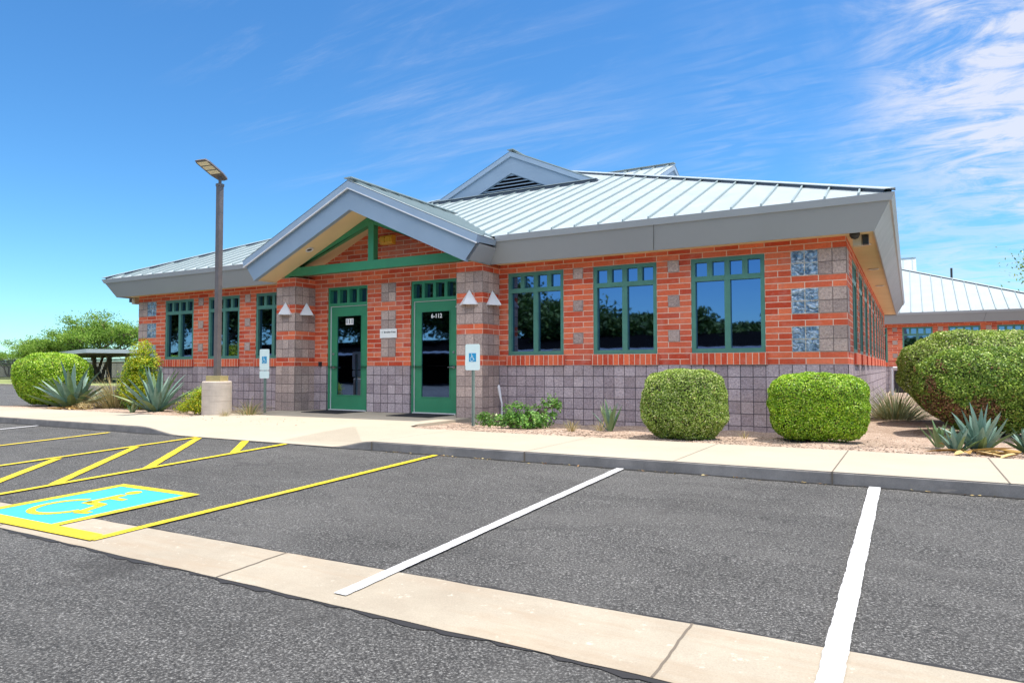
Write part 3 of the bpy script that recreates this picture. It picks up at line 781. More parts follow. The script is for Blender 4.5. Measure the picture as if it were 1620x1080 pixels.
    tb.box(-.075, .075, ty0 - .003, ty1 + .003, 3.275, zi - .14)
    for sg in (-1, 1):
        tb.prism([(0, zi), (sg * 2.62, zi - GS * 2.62), (sg * 2.30, zi - GS * 2.62 - .0), (0, zi - .19)] if False else [(0, zi), (sg * 2.60, zi - GS * 2.60), (sg * 2.60, zi - GS * 2.60 - .12), (sg * 2.2, 3.276), (0, zi - .19)], 1, ty0 + .004, ty1 - .004)
    tb.build('truss', 'green_paint', root)
    # pillars
    for cx in (-2.533, 2.533):
        pl = MB(); h = .3048; y1 = -HB; yF = -9.754
        for a, b, mt in ((-1, 5, 1), (5, 6, 0), (6, 8, 1), (8, 9, 0), (9, 11, 1), (11, 12, 0), (12, 14, 1), (14, 15.02, 0)):
            z0 = -.35 if a < 0 else a * m_; g = .004 if mt else 0
            pl.box(cx - h - g, cx + h + g, yF - g, y1 + .02, z0, b * m_, mt)
        # joints line up with each pillar's own left edge
        pl.UVO = -(cx - h)
        pl.build('pillar', ['brick', 'pillar_block'], root)
    make_door(root, -HB + 36 * m_, -HB, True, '111'); make_door(root, -HB + 48 * m_, -HB, False, '6-112')
    kb = MB(); kb.box(-2.06, -1.99, -HB - .05, -HB - .002, 1.02, 1.12); kb.build('key_box', 'dark_metal', root)


office = empty('office_building', (-9.978, 21.124, 0), 0, 'single-storey red brick office building with grey standing seam hip roof and green framed entrance gable', 'office building')
build_office(office, True)
annex = empty('office_building', (-3.35, 46.41, 0), 0, 'second brick office building with pale metal roof, half hidden behind the overgrown bushes at right', 'office building')
build_office(annex, False)


# ------------------------------------------------------------------ ground, walks, markings
YC = 7.13
def az(y): return -.115 - .036 * (YC - min(YC, max(y, 2.75)))
random.seed(4)


def sheet(name, mat, xs, ys, zf, kind='structure', mats=None):
    v = [(x, y, zf(x, y)) for y in ys for x in xs]; nx = len(xs)
    f = [(j * nx + i, j * nx + i + 1, (j + 1) * nx + i + 1, (j + 1) * nx + i) for j in range(len(ys) - 1) for i in range(nx - 1)]
    me = bpy.data.meshes.new(name); me.from_pydata(v, [], f); me.materials.append(MATS[mat]); me.update()
    o = bpy.data.objects.new(name, me); col.objects.link(o); o['kind'] = kind
    return o


def ls(a, b, n): return [a + (b - a) * i / n for i in range(n + 1)]


tag(sheet('ground', 'ground', [-900, -60, -21, 10, 60, 900], [-900, -60, 2.7, 7.3, 9, 60, 1500], lambda x, y: az(y) - .06 if y < 8 else -.2), 'dry tan earth stretching away beyond the lots', 'ground')
lot = sheet('parking_lot', 'asphalt', [-60, -21.5, 0, 40], [-60, 2.75, 7.16], lambda x, y: az(y)); tag(lot, 'dark grey asphalt parking lot in the foreground', 'parking lot')
dv = sheet('driveway', 'asphalt', [-75, -21.4], [7.1, 22.6], lambda x, y: -.105); tag(dv, 'strip of asphalt driveway beyond the round hedge at left', 'driveway')
gs = sheet('lawn_strip', 'grass', [-120, -21.4], [22.75, 60], lambda x, y: -.10); tag(gs, 'thin strip of dry grass before the iron fence at left', 'grass strip')
kb = MB(); kb.box(-75, -21.4, 22.6, 22.76, -.2, .02); tag(kb.build('kerb', 'walk_concrete'), 'pale kerb along the far side of the driveway', 'kerb', kind='structure')


def wob(x, s=1.0): return s * (.5 * math.sin(x * 3.1) + .35 * math.sin(x * 7.7 + 1.3) + .3 * math.sin(x * 17.3 + .4) + .25 * math.sin(x * 41 + 2))


def rsheet(name, mat, x0, x1, ylo, yhi, dz, step=.12):
    mb = MB(); xs = ls(x0, x1, int((x1 - x0) / step))
    for a, b in zip(xs, xs[1:]):
        pts = [(a, ylo(a)), (b, ylo(b)), (b, yhi(b)), (a, yhi(a))]
        mb.face([(p[0], p[1], az(p[1]) + dz) for p in pts])
    o = mb.build(name, mat, uv=False); o['kind'] = 'structure'; return o


g_lo = lambda x: 2.72 + .010 * (-x) * .9 + wob(x, .007)
g_hi = lambda x: 3.34 - .012 * (-x) + wob(x + 5, .006)
tag(rsheet('gutter', 'gutter_concrete', -30, 12, g_lo, g_hi, .006), 'broad pale concrete valley gutter crossing the asphalt', 'gutter')
tag(rsheet('tar_crack', 'tar', -30, 12, lambda x: g_lo(x) - .028 - .014 * math.sin(x * 5.3) - .012 * math.sin(x * 23) - .008 * math.sin(x * 61), g_lo, .004, .06), 'ragged black crack along the near edge of the gutter', 'crack')
tag(rsheet('tar_crack', 'tar', -30, 12, g_hi, lambda x: g_hi(x) + .020 + .008 * math.sin(x * 6.1 + 1) + .007 * math.sin(x * 27), .004, .06), 'thin black crack along the far edge of the gutter', 'crack')
for x in (-8.92, -6.26, -3.59, -.92, 1.75):
    mb = MB(); n = 14
    for k in range(n):
        ya, yb = g_lo(x) + (g_hi(x) - g_lo(x)) * k / n, g_lo(x) + (g_hi(x) - g_lo(x)) * (k + 1) / n
        xa, xb = x + wob(ya * 3, .006), x + wob(yb * 3, .006)
        mb.face([(xa - .006, ya, az(ya) + .009), (xa + .006, ya, az(ya) + .009), (xb + .006, yb, az(yb) + .009), (xb - .006, yb, az(yb) + .009)])
    o = mb.build('gutter_joint', 'joint', uv=False); tag(o, 'dark joint across the concrete gutter', 'joint', 'joints across the gutter', 'structure')


def side_z(x, y):
    r = 1.0
    if x < -11.3 or x > -6.17: r = 0
    elif x < -10.2: r = (x + 11.3) / 1.1
    elif x > -6.95: r = (-6.17 - x) / .78
    r = r * r * (3 - 2 * r)
    d = max(0, min(1, 1 - (y - YC) / 1.85)); d = d ** 1.3
    return -.108 * r * d


def walk():
    mb = MB(); xs = sorted(set([round(v, 3) for v in ls(-21.5, -12, 10) + ls(-12, -5.6, 44) + ls(-5.6, 14, 20)])); ys = ls(YC, 9.05, 12)
    for i in range(len(xs) - 1):
        for j in range(len(ys) - 1):
            q = [(xs[i], ys[j]), (xs[i + 1], ys[j]), (xs[i + 1], ys[j + 1]), (xs[i], ys[j + 1])]
            mb.face([(a, b, side_z(a, b)) for a, b in q])
    # entrance apron up to the doors
    mb.face([(-12.75, 9.05, 0), (-7.42, 9.05, 0), (-7.42, 12.2, 0), (-12.75, 12.2, 0)])
    mb.face([(-7.42, 9.05, 0), (-6.95, 9.05, 0), (-7.25, 9.28, 0), (-7.42, 9.7, 0)])
    mb.box(-7.42, -7.418, 9.05, 11.4, -.2, -.001)
    o = mb.build('sidewalk', 'walk_concrete', uv=False); return tag(o, 'long cream concrete sidewalk with curb ramp and entrance apron', 'sidewalk', kind='structure')


walk()
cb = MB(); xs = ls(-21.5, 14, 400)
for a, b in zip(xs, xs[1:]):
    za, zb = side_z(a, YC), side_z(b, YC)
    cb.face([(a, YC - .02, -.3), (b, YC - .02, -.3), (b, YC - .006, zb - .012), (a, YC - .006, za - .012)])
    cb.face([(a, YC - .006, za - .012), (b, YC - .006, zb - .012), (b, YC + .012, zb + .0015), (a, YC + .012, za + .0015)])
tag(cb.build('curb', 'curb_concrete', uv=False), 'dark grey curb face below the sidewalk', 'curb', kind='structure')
tag(rsheet('tar_crack', 'tar', -21, 12, lambda x: YC - .045 - .012 * math.sin(x * 4.3) - .012 * math.sin(x * 19), lambda x: YC - .012, .004, .07), 'dark ragged seam where the asphalt meets the curb', 'crack')
for x, lab in ((.70, None), (-.65, None), (-2.15, None), (-3.9, None), (-6.2, None), (-13.3, None), (-15.9, None), (-18.5, None)):
    mb = MB(); ys = ls(YC - .004, 9.05, 10)
    for a, b in zip(ys, ys[1:]):
        w = .006 if x in (.70, -.65) else .003
        mb.face([(x - w, a, side_z(x, a) + .003), (x + w, a, side_z(x, a) + .003), (x + w, b, side_z(x, b) + .003), (x - w, b, side_z(x, b) + .003)])
    if x in (-.65, -3.9, -6.2): mb.box(x - .006, x + .006, YC - .022, YC - .01, -.12, side_z(x, YC) - .002)
    tag(mb.build('sidewalk_joint', 'joint', uv=False), 'thin joint across the concrete sidewalk', 'joint', 'joints across the sidewalk', 'structure')
# grooves of the ramp flare: one ribbed patch
mb = MB()
for k in range(26):
    y = 7.30 + k * .065; x1 = -6.42 - (y - 7.2) * 1.0; x0 = -8.1 if y > 8 else -8.1
    if x1 - x0 > .05: mb.face([(x0, y, side_z(x0, y) + .004), (x1, y, side_z(x1, y) + .004), (x1, y + .008, side_z(x1, y + .008) + .004), (x0, y + .008, side_z(x0, y + .008) + .004)])
tag(mb.build('ramp_grooves', 'groove', uv=False), 'fine grooves in the triangular flare of the curb ramp', 'ramp texture', kind='structure')


def bed(name, x0, x1, y0, y1, nx, ny, zf, label):
    random.seed(hash(name) % 97)
    mb = sheet(name, 'gravel', ls(x0, x1, nx), ls(y0, y1, ny), zf); return tag(mb, label, 'gravel bed')


def gz(x, y):
    t = max(0, min(1, (y - 9.1) / 2.5)); return -.018 - .07 * t + .012 * math.sin(x * 3.1 + y * 2.3) + .01 * math.sin(x * 7.3 - y * 4.1)


bed('gravel_bed', -7.42, 14, 9.03, 14.0, 120, 30, gz, 'pinkish gravel bed in front of the right half of the building')
bed('gravel_yard', -.85, 40, 14.0, 40, 60, 30, lambda x, y: gz(x, 14), 'sunny gravel yard running back along the right side wall')
bed('gravel_bed', -21.35, -12.75, 9.03, 12.1, 60, 20, gz, 'gravel bed under the agaves and hedge at left')

GP = {}
def stripe(name, pts, w, mat, dz, label, cat='painted line', group=None, seg=.035, jit=.0045):
    (x0, y0), (x1, y1) = pts; d = Vector((x1 - x0, y1 - y0)); n = max(1, int(d.length / seg)); d.normalize(); p = Vector((-d.y, d.x))
    mb = MB(); ring = []
    for k in range(n + 1):
        t = k / n; c = Vector((x0 + (x1 - x0) * t, y0 + (y1 - y0) * t)); sl = k * seg; a = w / 2 + jit * (wob(sl * 2.3 + x0, .7) + .5 * random.uniform(-.6, .6)); b = w / 2 + jit * (wob(sl * 2.9 + y0 + 3, .7) + .5 * random.uniform(-.6, .6))
        L_, R_ = c + p * a, c - p * b; ring.append((L_, R_))
    for (a, b), (c, e) in zip(ring, ring[1:]):
        mb.face([(q.x, q.y, az(q.y) + dz) for q in (b, e, c, a)])
    o = mb.build(name, mat, uv=False); return tag(o, label, cat, group, 'structure')


stripe('stall_line', ((-.30, 7.085), (-.30, 2.85)), .095, 'paint_white', .013, 'white stall line ending below the rightmost trimmed bush')
stripe('stall_line', ((-2.71, 7.08), (-2.71, 2.86)), .088, 'paint_white', .013, 'white stall line ending at the curb in mid picture')
stripe('stall_line', ((-14.38, 7.06), (-14.38, 2.8)), .09, 'paint_white', .013, 'white stall line cut by the left edge of the picture')
stripe('stall_line', ((-5.12, 7.06), (-5.12, 2.88)), .088, 'paint_yellow', .013, 'long yellow line to the right of the blue painted square')
stripe('stall_line', ((-7.75, 7.07), (-7.62, 2.9)), .088, 'paint_yellow', .013, 'yellow line on the near side of the hatched aisle')
stripe('stall_line', ((-9.72, 7.08), (-9.56, 2.9)), .088, 'paint_yellow', .013, 'yellow line on the far side of the hatched aisle')
stripe('stall_line', ((-11.82, 6.92), (-11.7, 2.9)), .088, 'paint_yellow', .013, 'farthest yellow line, before the white line at left')
for i, (a, b) in enumerate((((-9.62, 7.02), (-7.72, 4.98)), ((-9.60, 6.0), (-7.70, 3.95)), ((-9.55, 4.93), (-7.66, 2.95)), ((-8.60, 7.07), (-7.78, 6.22)))):
    stripe('hatch_line', (a, b), .11, 'paint_yellow', .010, ['diagonal yellow hatch bar, second from the curb', 'diagonal yellow hatch bar in the middle of the aisle', 'diagonal yellow hatch bar nearest the blue square', 'short diagonal yellow hatch bar by the curb ramp'][i], group='hatching of the access aisle')
# accessible symbol square
sq = empty('parking_symbol', (-6.38, 3.6, az(3.6)), 0, 'blue square with yellow border and yellow wheelchair symbol painted on the asphalt', 'painted symbol'); sq['kind'] = 'structure'
def gface(mb, pts, dz): mb.face([(x + 0, y + 0, az(y + 3.6) - az(3.6) + dz) for x, y in pts])
mb = MB(); gface(mb, [(-.50, -.62), (.50, -.62), (.50, .56), (-.50, .56)], .010); mb.build('blue_field', 'paint_blue', sq, uv=False)
mb = MB()
for q in ([(-.60, -.62), (-.50, -.62), (-.50, .65), (-.60, .65)], [(.50, -.62), (.595, -.62), (.595, .65), (.50, .65)], [(-.50, .56), (.50, .56), (.50, .65), (-.50, .65)]): gface(mb, q, .013)
gface(mb, [(-1.25, -.78), (1.29, -.74), (1.21, -.60), (-1.25, -.62)], .016)
mb.build('border', 'paint_yellow', sq, uv=False)


def isa(mb, put, s, cx, cy):
    """wheelchair figure, s = height"""
    def P_(x, y): return (cx + x * s, cy + y * s)
    def thick(pts, w):
        for (x0, y0), (x1, y1) in zip(pts, pts[1:]):
            d = Vector((x1 - x0, y1 - y0)).normalized(); n = Vector((-d.y, d.x)) * w / 2
            put(mb, [P_(x0 + n.x, y0 + n.y), P_(x0 - n.x, y0 - n.y), P_(x1 - n.x, y1 - n.y), P_(x1 + n.x, y1 + n.y)][::-1])
    put(mb, [P_(-.05 + .075 * math.cos(a), .92 + .075 * math.sin(a)) for a in ls(0, 2 * math.pi, 14)[:-1]])
    thick([(-.04, .82), (-.02, .46)], .10); thick([(-.03, .68), (.20, .68)], .065); thick([(-.06, .475), (.20, .475)], .09)
    thick([(.19, .49), (.31, .20)], .09); thick([(.28, .205), (.42, .245)], .065)
    arc = [(-.04 + .27 * math.cos(a), .30 + .27 * math.sin(a)) for a in ls(math.radians(112), math.radians(352), 18)]
    thick(arc, .07)


mb = MB(); isa(mb, lambda m, p: gface(m, p, .013), .98, -.02, -.48); mb.build('wheelchair_figure', 'paint_yellow', sq, uv=False)


# ------------------------------------------------------------------ small fixtures
def sconce(loc, rz, label):
    r = empty('wall_sconce', loc, rz, label, 'wall sconce', 'triangular sconces on the pillars')
    mb = MB(); w, h, d = .195, .28, .22
    b = [(-w, 0, 0), (w, 0, 0), (w, -d * .55, 0), (w * .35, -d, 0), (-w * .35, -d, 0), (-w, -d * .55, 0)]; t = (0, -.012, h)
    b = [(-w, 0, 0), (w, 0, 0), (w, -.05, 0), (0, -d, 0), (-w, -.05, 0)]
    for k in range(len(b)): mb.face([b[k], b[(k + 1) % len(b)], t][::-1])
    for k in range(len(b)):
        p, q = b[k], b[(k + 1) % len(b)]; mb.face([p, q, (q[0], q[1], -.02), (p[0], p[1], -.02)])
    mb.build('shade', 'white_metal', r)
    l = MB(); l.tube([(0, -.06, -.015), (0, -.06, .08)], .035, 10); l.build('bulb', 'lens', r)


pc = lambda s: -9.978 + s * 2.533
sconce((pc(1), 11.37, 2.215), 0, 'pale triangular sconce on the front face of the right brick pillar')
sconce((pc(1) + .305, 11.70, 2.215), math.pi / 2, 'pale triangular sconce on the right-hand side of the right pillar')
sconce((pc(1) - .305, 11.66, 2.215), -math.pi / 2, 'pale triangular sconce peeking out from the left side of the right pillar, over the door')
sconce((pc(-1), 11.37, 2.215), 0, 'pale triangular sconce on the front face of the left brick pillar')
sconce((pc(-1) + .305, 11.70, 2.215), math.pi / 2, 'pale triangular sconce on the right-hand side of the left pillar')

ws = empty('wall_sign', (-9.963, 11.965, 1.735), 0, 'small white name plate with grey lettering on the wall between the two doors', 'sign')
mb = MB(); mb.box(-.235, .235, -.012, -.0, -.10, .10); mb.build('plate', 'plate_white', ws)
text_mesh('lettering', '\u2022 1  Shredder Prints', .052, 'ink', ws, (.0, -.0135, .025), bold=.001)

em = empty('security_light', (-9.95, 11.97, 3.79), 0, 'amber twin-lens floodlight on the brick under the entrance gable', 'floodlight')
mb = MB(); mb.prism([(0, -.10), (-.12, -.10), (-.16, .02), (-.12, .09), (0, .10)], 0, -.17, .17); o = mb.build('housing', 'amber', em)
mb = MB(); mb.box(.02, .14, -.172, -.1, -.06, .05); mb.box(-.14, -.02, -.172, -.1, -.06, .05); mb.build('lens', 'amber', em)

for (x, y, lab) in ((-.625, 12.93, 'recessed soffit light nearest the right front corner of the building'), (-.625, 16.3, 'second recessed soffit light along the right side eave'), (-.625, 19.7, 'third recessed soffit light along the right side eave')):
    r = empty('recessed_light', (x, y, 3.018), 0, lab, 'recessed light', 'recessed soffit lights')
    mb = MB(); mb.lathe([(.095, 0), (.105, -.012), (.075, -.014), (.07, .0)], seg=20); mb.build('trim_ring', 'white_metal', r)
    mb = MB(); mb.lathe([(.065, -.004), (.05, .012)], seg=14); mb.build('lamp', 'lens', r)
r = empty('recessed_light', (-11.47, 11.07, 3.585), 0, 'recessed light in the sloping tan soffit left of the green truss', 'recessed light', 'recessed soffit lights')
r.rotation_euler = (0, -math.atan(GS), 0)
mb = MB(); mb.lathe([(.085, .005), (.09, -.016), (.065, -.018), (.06, .0)], seg=20); mb.build('trim_ring', 'white_metal', r)
mb = MB(); mb.lathe([(.055, -.006), (.04, .012)], seg=14); mb.build('lamp', 'dark_metal', r)

sc_ = empty('security_camera', (-.64, 12.02, 3.018), 0, 'boxy beige security camera with dark dome under the right front corner eave', 'security camera')
mb = MB(); mb.box(-.10, .02, -.07, .09, -.17, 0); mb.build('housing', 'beige_metal', sc_)
mb = MB(); mb.box(.03, .12, -.05, .07, -.15, -.01); mb.box(.045, .105, -.056, -.05, -.13, -.03); mb.build('lens_unit', 'dark_metal', sc_)
mb = MB(); mb.lathe([(.075, 0), (.075, -.03), (.05, -.075), (.01, -.09)], c=(-.06, -.2), seg=16); mb.build('dome', 'dark_metal', sc_)
sc2 = empty('security_camera', (-19.45, 12.15, 3.018), 0, 'pair of grey boxes hanging under the eave at the far left corner', 'security camera')
mb = MB(); mb.box(-.14, 0, -.1, .06, -.18, 0); mb.build('housing', 'beige_metal', sc2); mb = MB(); mb.box(-.30, -.2, -.08, .04, -.12, 0); mb.build('lens_unit', 'dark_metal', sc2)

for x0, lab in ((-11.12, 'black rubber doormat before door 111'), (-8.72, 'black rubber doormat before door 6-112')):
    mt = MB(); w, d = .55, .42; mt.prism([(-w, -d), (w, -d), (w, d), (-w, d)], 2, .003, .013)
    for k in range(11): mt.box(-w + .04, w - .04, -d + .05 + k * .074, -d + .08 + k * .074, .0131, .017)
    o = mt.build('doormat', 'mat_rubber'); o.location = (x0, 11.48, 0); o.rotation_euler = (0, 0, math.radians(-1.5)); tag(o, lab, 'doormat', 'doormats')


def parking_sign(loc, two, label):
    r = empty('accessible_parking_sign', loc, 0, label, 'parking sign', 'accessible parking signs')
    ztop = 1.42 + .02
    mb = MB(); mb.box(-.022, .022, -.012, .012, -.1, ztop - .06); mb.box(-.022, -.014, -.026, -.012, -.1, ztop - .06); mb.box(.014, .022, -.026, -.012, -.1, ztop - .06); mb.build('post', 'galv', r)
    def plate(z0, z1, name):
        w = .152; rr = .03; pts = []
        for cx, cz, a0 in ((w - rr, z1 - rr, 0), (-w + rr, z1 - rr, 90), (-w + rr, z0 + rr, 180), (w - rr, z0 + rr, 270)):
            for a in (0, 30, 60, 90): pts.append((cx + rr * math.cos(math.radians(a0 + a)), cz + rr * math.sin(math.radians(a0 + a))))
        mb = MB(); mb.prism(pts, 1, -.032, -.028); return mb.build(name, 'sign_white', r)
    p = plate(ztop - .46, ztop, 'panel')
    mb = MB(); cz = ztop - .235; mb.box(-.075, .075, -.0345, -.0325, cz - .075, cz + .075); mb.build('blue_square', 'sign_blue', p)
    mb = MB(); isa(mb, lambda m, q: m.face([(x, -.0355, z) for x, z in q]), .13, -.01, cz - .065); mb.build('wheelchair_figure', 'sign_white', p)
    if two: plate(ztop - .64, ztop - .475, 'lower_panel')
    return r


parking_sign((-6.70, 10.36, -.05), False, 'white accessible parking sign on a thin post in front of the right pillar')
parking_sign((-12.30, 10.62, -.05), True, 'white accessible parking sign with a second small panel, left of the left pillar')

# lamp post
lp = empty('lamp_post', (-12.78, 9.76, 0), 0, 'tall dark square lamp post on a round concrete base at the sidewalk edge', 'lamp post')
mb = MB(); mb.lathe([(.295, -.15), (.298, .60), (.295, .685), (.275, .70)], seg=40); mb.build('concrete_base', 'bollard_concrete', lp, smooth=False)
mb = MB(); a = .16; mb.prism([(-a, -a), (a, -a), (a, a), (-a, a)], 2, .70, .815); o = mb.build('base_cover', 'shoe_cover', lp); o.rotation_euler = (0, 0, math.radians(22))
mb = MB(); a = .053; mb.prism([(-a, -a), (a, -a), (a, a), (-a, a)], 2, .81, 4.90); mb.prism([(-a - .008, -a - .008), (a + .008, -a - .008), (a + .008, a + .008), (-a - .008, a + .008)], 2, 4.86, 4.92)
o = mb.build('pole', 'bronze_pole', lp); o.rotation_euler = (0, 0, math.radians(4))
mb = MB(); mb.tube([(0, 0, 4.90), (0, 0, 5.08)], .032, 12); mb.build('tenon', 'bronze_pole', lp)
hd = MB()
prof = [(-.62, .13), (-.52, .17), (-.1, .17), (.10, .12), (.13, .0), (.10, -.12), (-.1, -.17), (-.52, -.17), (-.62, -.13)]
n0 = len(hd.v); hd.prism(prof, 2, 0, .055)
h_ = hd.build('lamp_head', 'bronze_pole', lp)
for v in h_.data.vertices:
    if v.co.z > .03: v.co.x *= .93; v.co.y *= .8
h_.location = (0, 0, 5.06)
ld = MB()
for k in range(3): ld.box(-.56 + k * .15, -.44 + k * .15, -.13, .13, -.006, .002)
ld.build('led_panel', 'lens', h_)
az_h = math.radians(100)
h_.rotation_euler = (0, math.radians(20), az_h)


# ------------------------------------------------------------------ foliage builders
def mesh_np(name, V, Fq, mats, midx, parent, smooth=False):
    me = bpy.data.meshes.new(name); nv, nf, k = len(V), len(Fq), Fq.shape[1]
    me.vertices.add(nv); me.vertices.foreach_set('co', V.astype(np.float32).ravel())
    me.loops.add(nf * k); me.loops.foreach_set('vertex_index', Fq.astype(np.int32).ravel())
    me.polygons.add(nf); me.polygons.foreach_set('loop_start', np.arange(0, nf * k, k, dtype=np.int32))
    for q in mats: me.materials.append(MATS[q])
    if midx is not None: me.polygons.foreach_set('material_index', midx.astype(np.int32))
    me.update(calc_edges=True); me.validate()
    o = bpy.data.objects.new(name, me); col.objects.link(o)
    if parent is not None: o.parent = parent
    return o


def leaves(pos, nrm, L, W, rng, spread=.6):
    """rhombic leaf at each pos, facing about nrm"""
    n = len(pos); nn = nrm + rng.normal(0, spread, (n, 3)); nn /= np.linalg.norm(nn, axis=1)[:, None] + 1e-9
    t = rng.normal(0, 1, (n, 3)); t -= nn * (t * nn).sum(1)[:, None]; t /= np.linalg.norm(t, axis=1)[:, None] + 1e-9
    b = np.cross(nn, t); l = L * rng.uniform(.7, 1.3, n)[:, None]; w = W * rng.uniform(.7, 1.3, n)[:, None]
    V = np.stack([pos - t * l * .5, pos + b * w * .5 + nn * w * .12, pos + t * l * .5, pos - b * w * .5 + nn * w * .12], 1).reshape(-1, 3)
    F_ = np.arange(4 * n).reshape(n, 4); return V, F_


def lump(p, seed, f):
    return (np.sin(p[:, 0] * f + seed) * np.sin(p[:, 1] * f * 1.1 + seed * 2) + np.sin(p[:, 2] * f * 1.3 + seed * 3) * .6 + .5 * np.sin(p[:, 0] * f * 2.3 + p[:, 2] * f * 1.9 + seed))


def hedge(name, loc, rad, N, mat, label, cat, L=.026, W=.016, ex=3.0, seed=1, taper=.0, dead=None, group=None, rough=.03, top=1.0, rz=0, sub=None):
    rng = np.random.default_rng(seed); r = empty(name, loc, rz, label, cat, group)
    a, b, c = rad
    def surf(d, k):
        q = (np.abs(d) ** ex).sum(1) ** (-1 / ex); p = d * q[:, None] * k
        z = p[:, 2]; tp = 1 - taper * np.clip((-z + .1), 0, 1.1)[:] ** 1.4
        p = p * np.stack([tp, tp, np.ones_like(tp)], 1)
        p = p * (1 + rough * lump(p, seed, 3.2)[:, None] + rough * .6 * lump(p, seed + 5, 8.5)[:, None])
        return p * np.array([a, b, c]) + np.array([0, 0, c * .99])
    d = rng.normal(0, 1, (N, 3)); d /= np.linalg.norm(d, axis=1)[:, None]
    depth = 1 - np.abs(rng.normal(0, .035, N)) + rng.uniform(0, .02, N)
    p = surf(d, depth[:, None]); nr = np.sign(d) * np.abs(d) ** (ex - 1) / np.array([a, b, c]); nr /= np.linalg.norm(nr, axis=1)[:, None]
    keep = p[:, 2] > .03 + .05 * rng.random(N)
    gap = lump(p, seed + 9, 14) + .8 * lump(p, seed + 3, 31); keep &= ~((gap < -1.5) & (rng.random(N) < .5))
    p, nr, d = p[keep], nr[keep], d[keep]; n = len(p)
    V, F_ = leaves(p, nr, L, W, rng, .75)
    mi = np.zeros(n)
    if dead is not None:
        for (dx, dy, dz, rr) in dead:
            q = np.array([dx, dy, dz]); dist = np.linalg.norm(p - q, axis=1); mi[rng.random(n) < .75 * np.clip((rr * (1.25 + .45 * lump(p, seed, 7)) - dist) / (rr * .5), 0, 1)] = 1
    mi[rng.random(n) < .015] = 1
    mesh_np('foliage', V, F_, [mat, 'leaf_dead'], mi, r)
    # inner twig mass, a lumpy closed body
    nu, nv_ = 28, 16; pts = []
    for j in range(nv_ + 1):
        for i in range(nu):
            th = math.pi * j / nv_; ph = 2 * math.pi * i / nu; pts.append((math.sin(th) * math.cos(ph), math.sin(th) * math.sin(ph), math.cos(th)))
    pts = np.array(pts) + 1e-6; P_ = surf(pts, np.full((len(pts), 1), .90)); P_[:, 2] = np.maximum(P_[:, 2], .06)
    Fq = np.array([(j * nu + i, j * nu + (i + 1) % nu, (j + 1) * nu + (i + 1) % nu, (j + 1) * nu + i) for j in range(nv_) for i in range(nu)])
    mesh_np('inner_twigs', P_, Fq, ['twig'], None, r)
    st = MB(); random.seed(seed)
    for k in range(9):
        an = random.uniform(0, 6.28); rr = random.uniform(.0, .16); e = random.uniform(.25, .55)
        st.tube([(rr * math.cos(an), rr * math.sin(an), -.1), (e * a * .6 * math.cos(an), e * b * .6 * math.sin(an), .16), (e * a * math.cos(an), e * b * math.sin(an), .4)], [.014, .011, .006], 5)
    st.build('stem', 'bark', r, uv=False)
    return r


def blade_plant(name, loc, n, length, width, mats, label, cat, seed=1, tilt=(8, 75), curve=.25, group=None, thick=.12, seg=7, parts=None, zstem=0, droop=0, base_r=.05, rz=0):
    """rosette of fleshy or grassy blades. parts: list of (matname, fraction)"""
    random.seed(seed); r = empty(name, loc, rz, label, cat, group); mbs = {}
    ga = math.radians(137.5)
    for k in range(n):
        t = (k + .5) / n; el = math.radians(tilt[0] + (tilt[1] - tilt[0]) * t ** .8 + random.uniform(-5, 5)); an = k * ga + random.uniform(-.2, .2)
        L_ = length * random.uniform(.8, 1.08) * (1 - .22 * t if thick else random.uniform(.6, 1)); w = width * random.uniform(.85, 1.12)
        mat = mats[0]
        if len(mats) > 1 and ((thick and t > .86) or random.random() < (0.06 if thick else .35)): mat = random.choice(mats[1:])
        mb = mbs.setdefault(mat, MB())
        out = Vector((math.cos(an), math.sin(an), 0)); side = Vector((-math.sin(an), math.cos(an), 0)); up = Vector((0, 0, 1))
        p = out * base_r * (.3 + t) + up * zstem; ang = math.pi / 2 - el; cv = curve * random.uniform(.3, 1.5) * (1 if random.random() < .75 else -.6)
        twist = random.uniform(-.25, .25); rings = []
        for s in range(seg + 1):
            u = s / seg; a_ = ang - cv * (u - .3) * 1.0 - droop * u * u
            d = out * math.cos(a_) + up * math.sin(a_); nrm = up * math.cos(a_) - out * math.sin(a_)
            if s: p = p + d * (L_ / seg)
            ww = w * (math.sin(math.pi * min(1, .24 + .76 * u ** .9)) ** .75 if thick else (1 - u) ** .6) * .5 + .0008
            if u > .985: ww = .001
            sd_ = side * math.cos(twist) + nrm * math.sin(twist)
            if thick:
                rings.append([p - sd_ * ww + nrm * ww * .45, p - nrm * ww * .28, p + sd_ * ww + nrm * ww * .45, p + nrm * ww * .10])
            else: rings.append([p - sd_ * ww, p - nrm * ww * .3, p + sd_ * ww])
        i0 = len(mb.v); m = len(rings[0])
        for rg in rings: mb.v += [tuple(q) for q in rg]
        for s in range(seg):
            for j in range(m if thick else m - 1):
                a0, a1 = i0 + s * m + j, i0 + s * m + (j + 1) % m; mb.f.append((a0, a1, a1 + m, a0 + m)); mb.m.append(0)
    for mat, mb in mbs.items():
        nm = {'agave_dry': 'dry_leaves', 'straw': 'dry_blades'}.get(mat, 'leaves' if thick else 'blades')
        mb.build(nm, mat, r, uv=False, smooth=False)
    return r


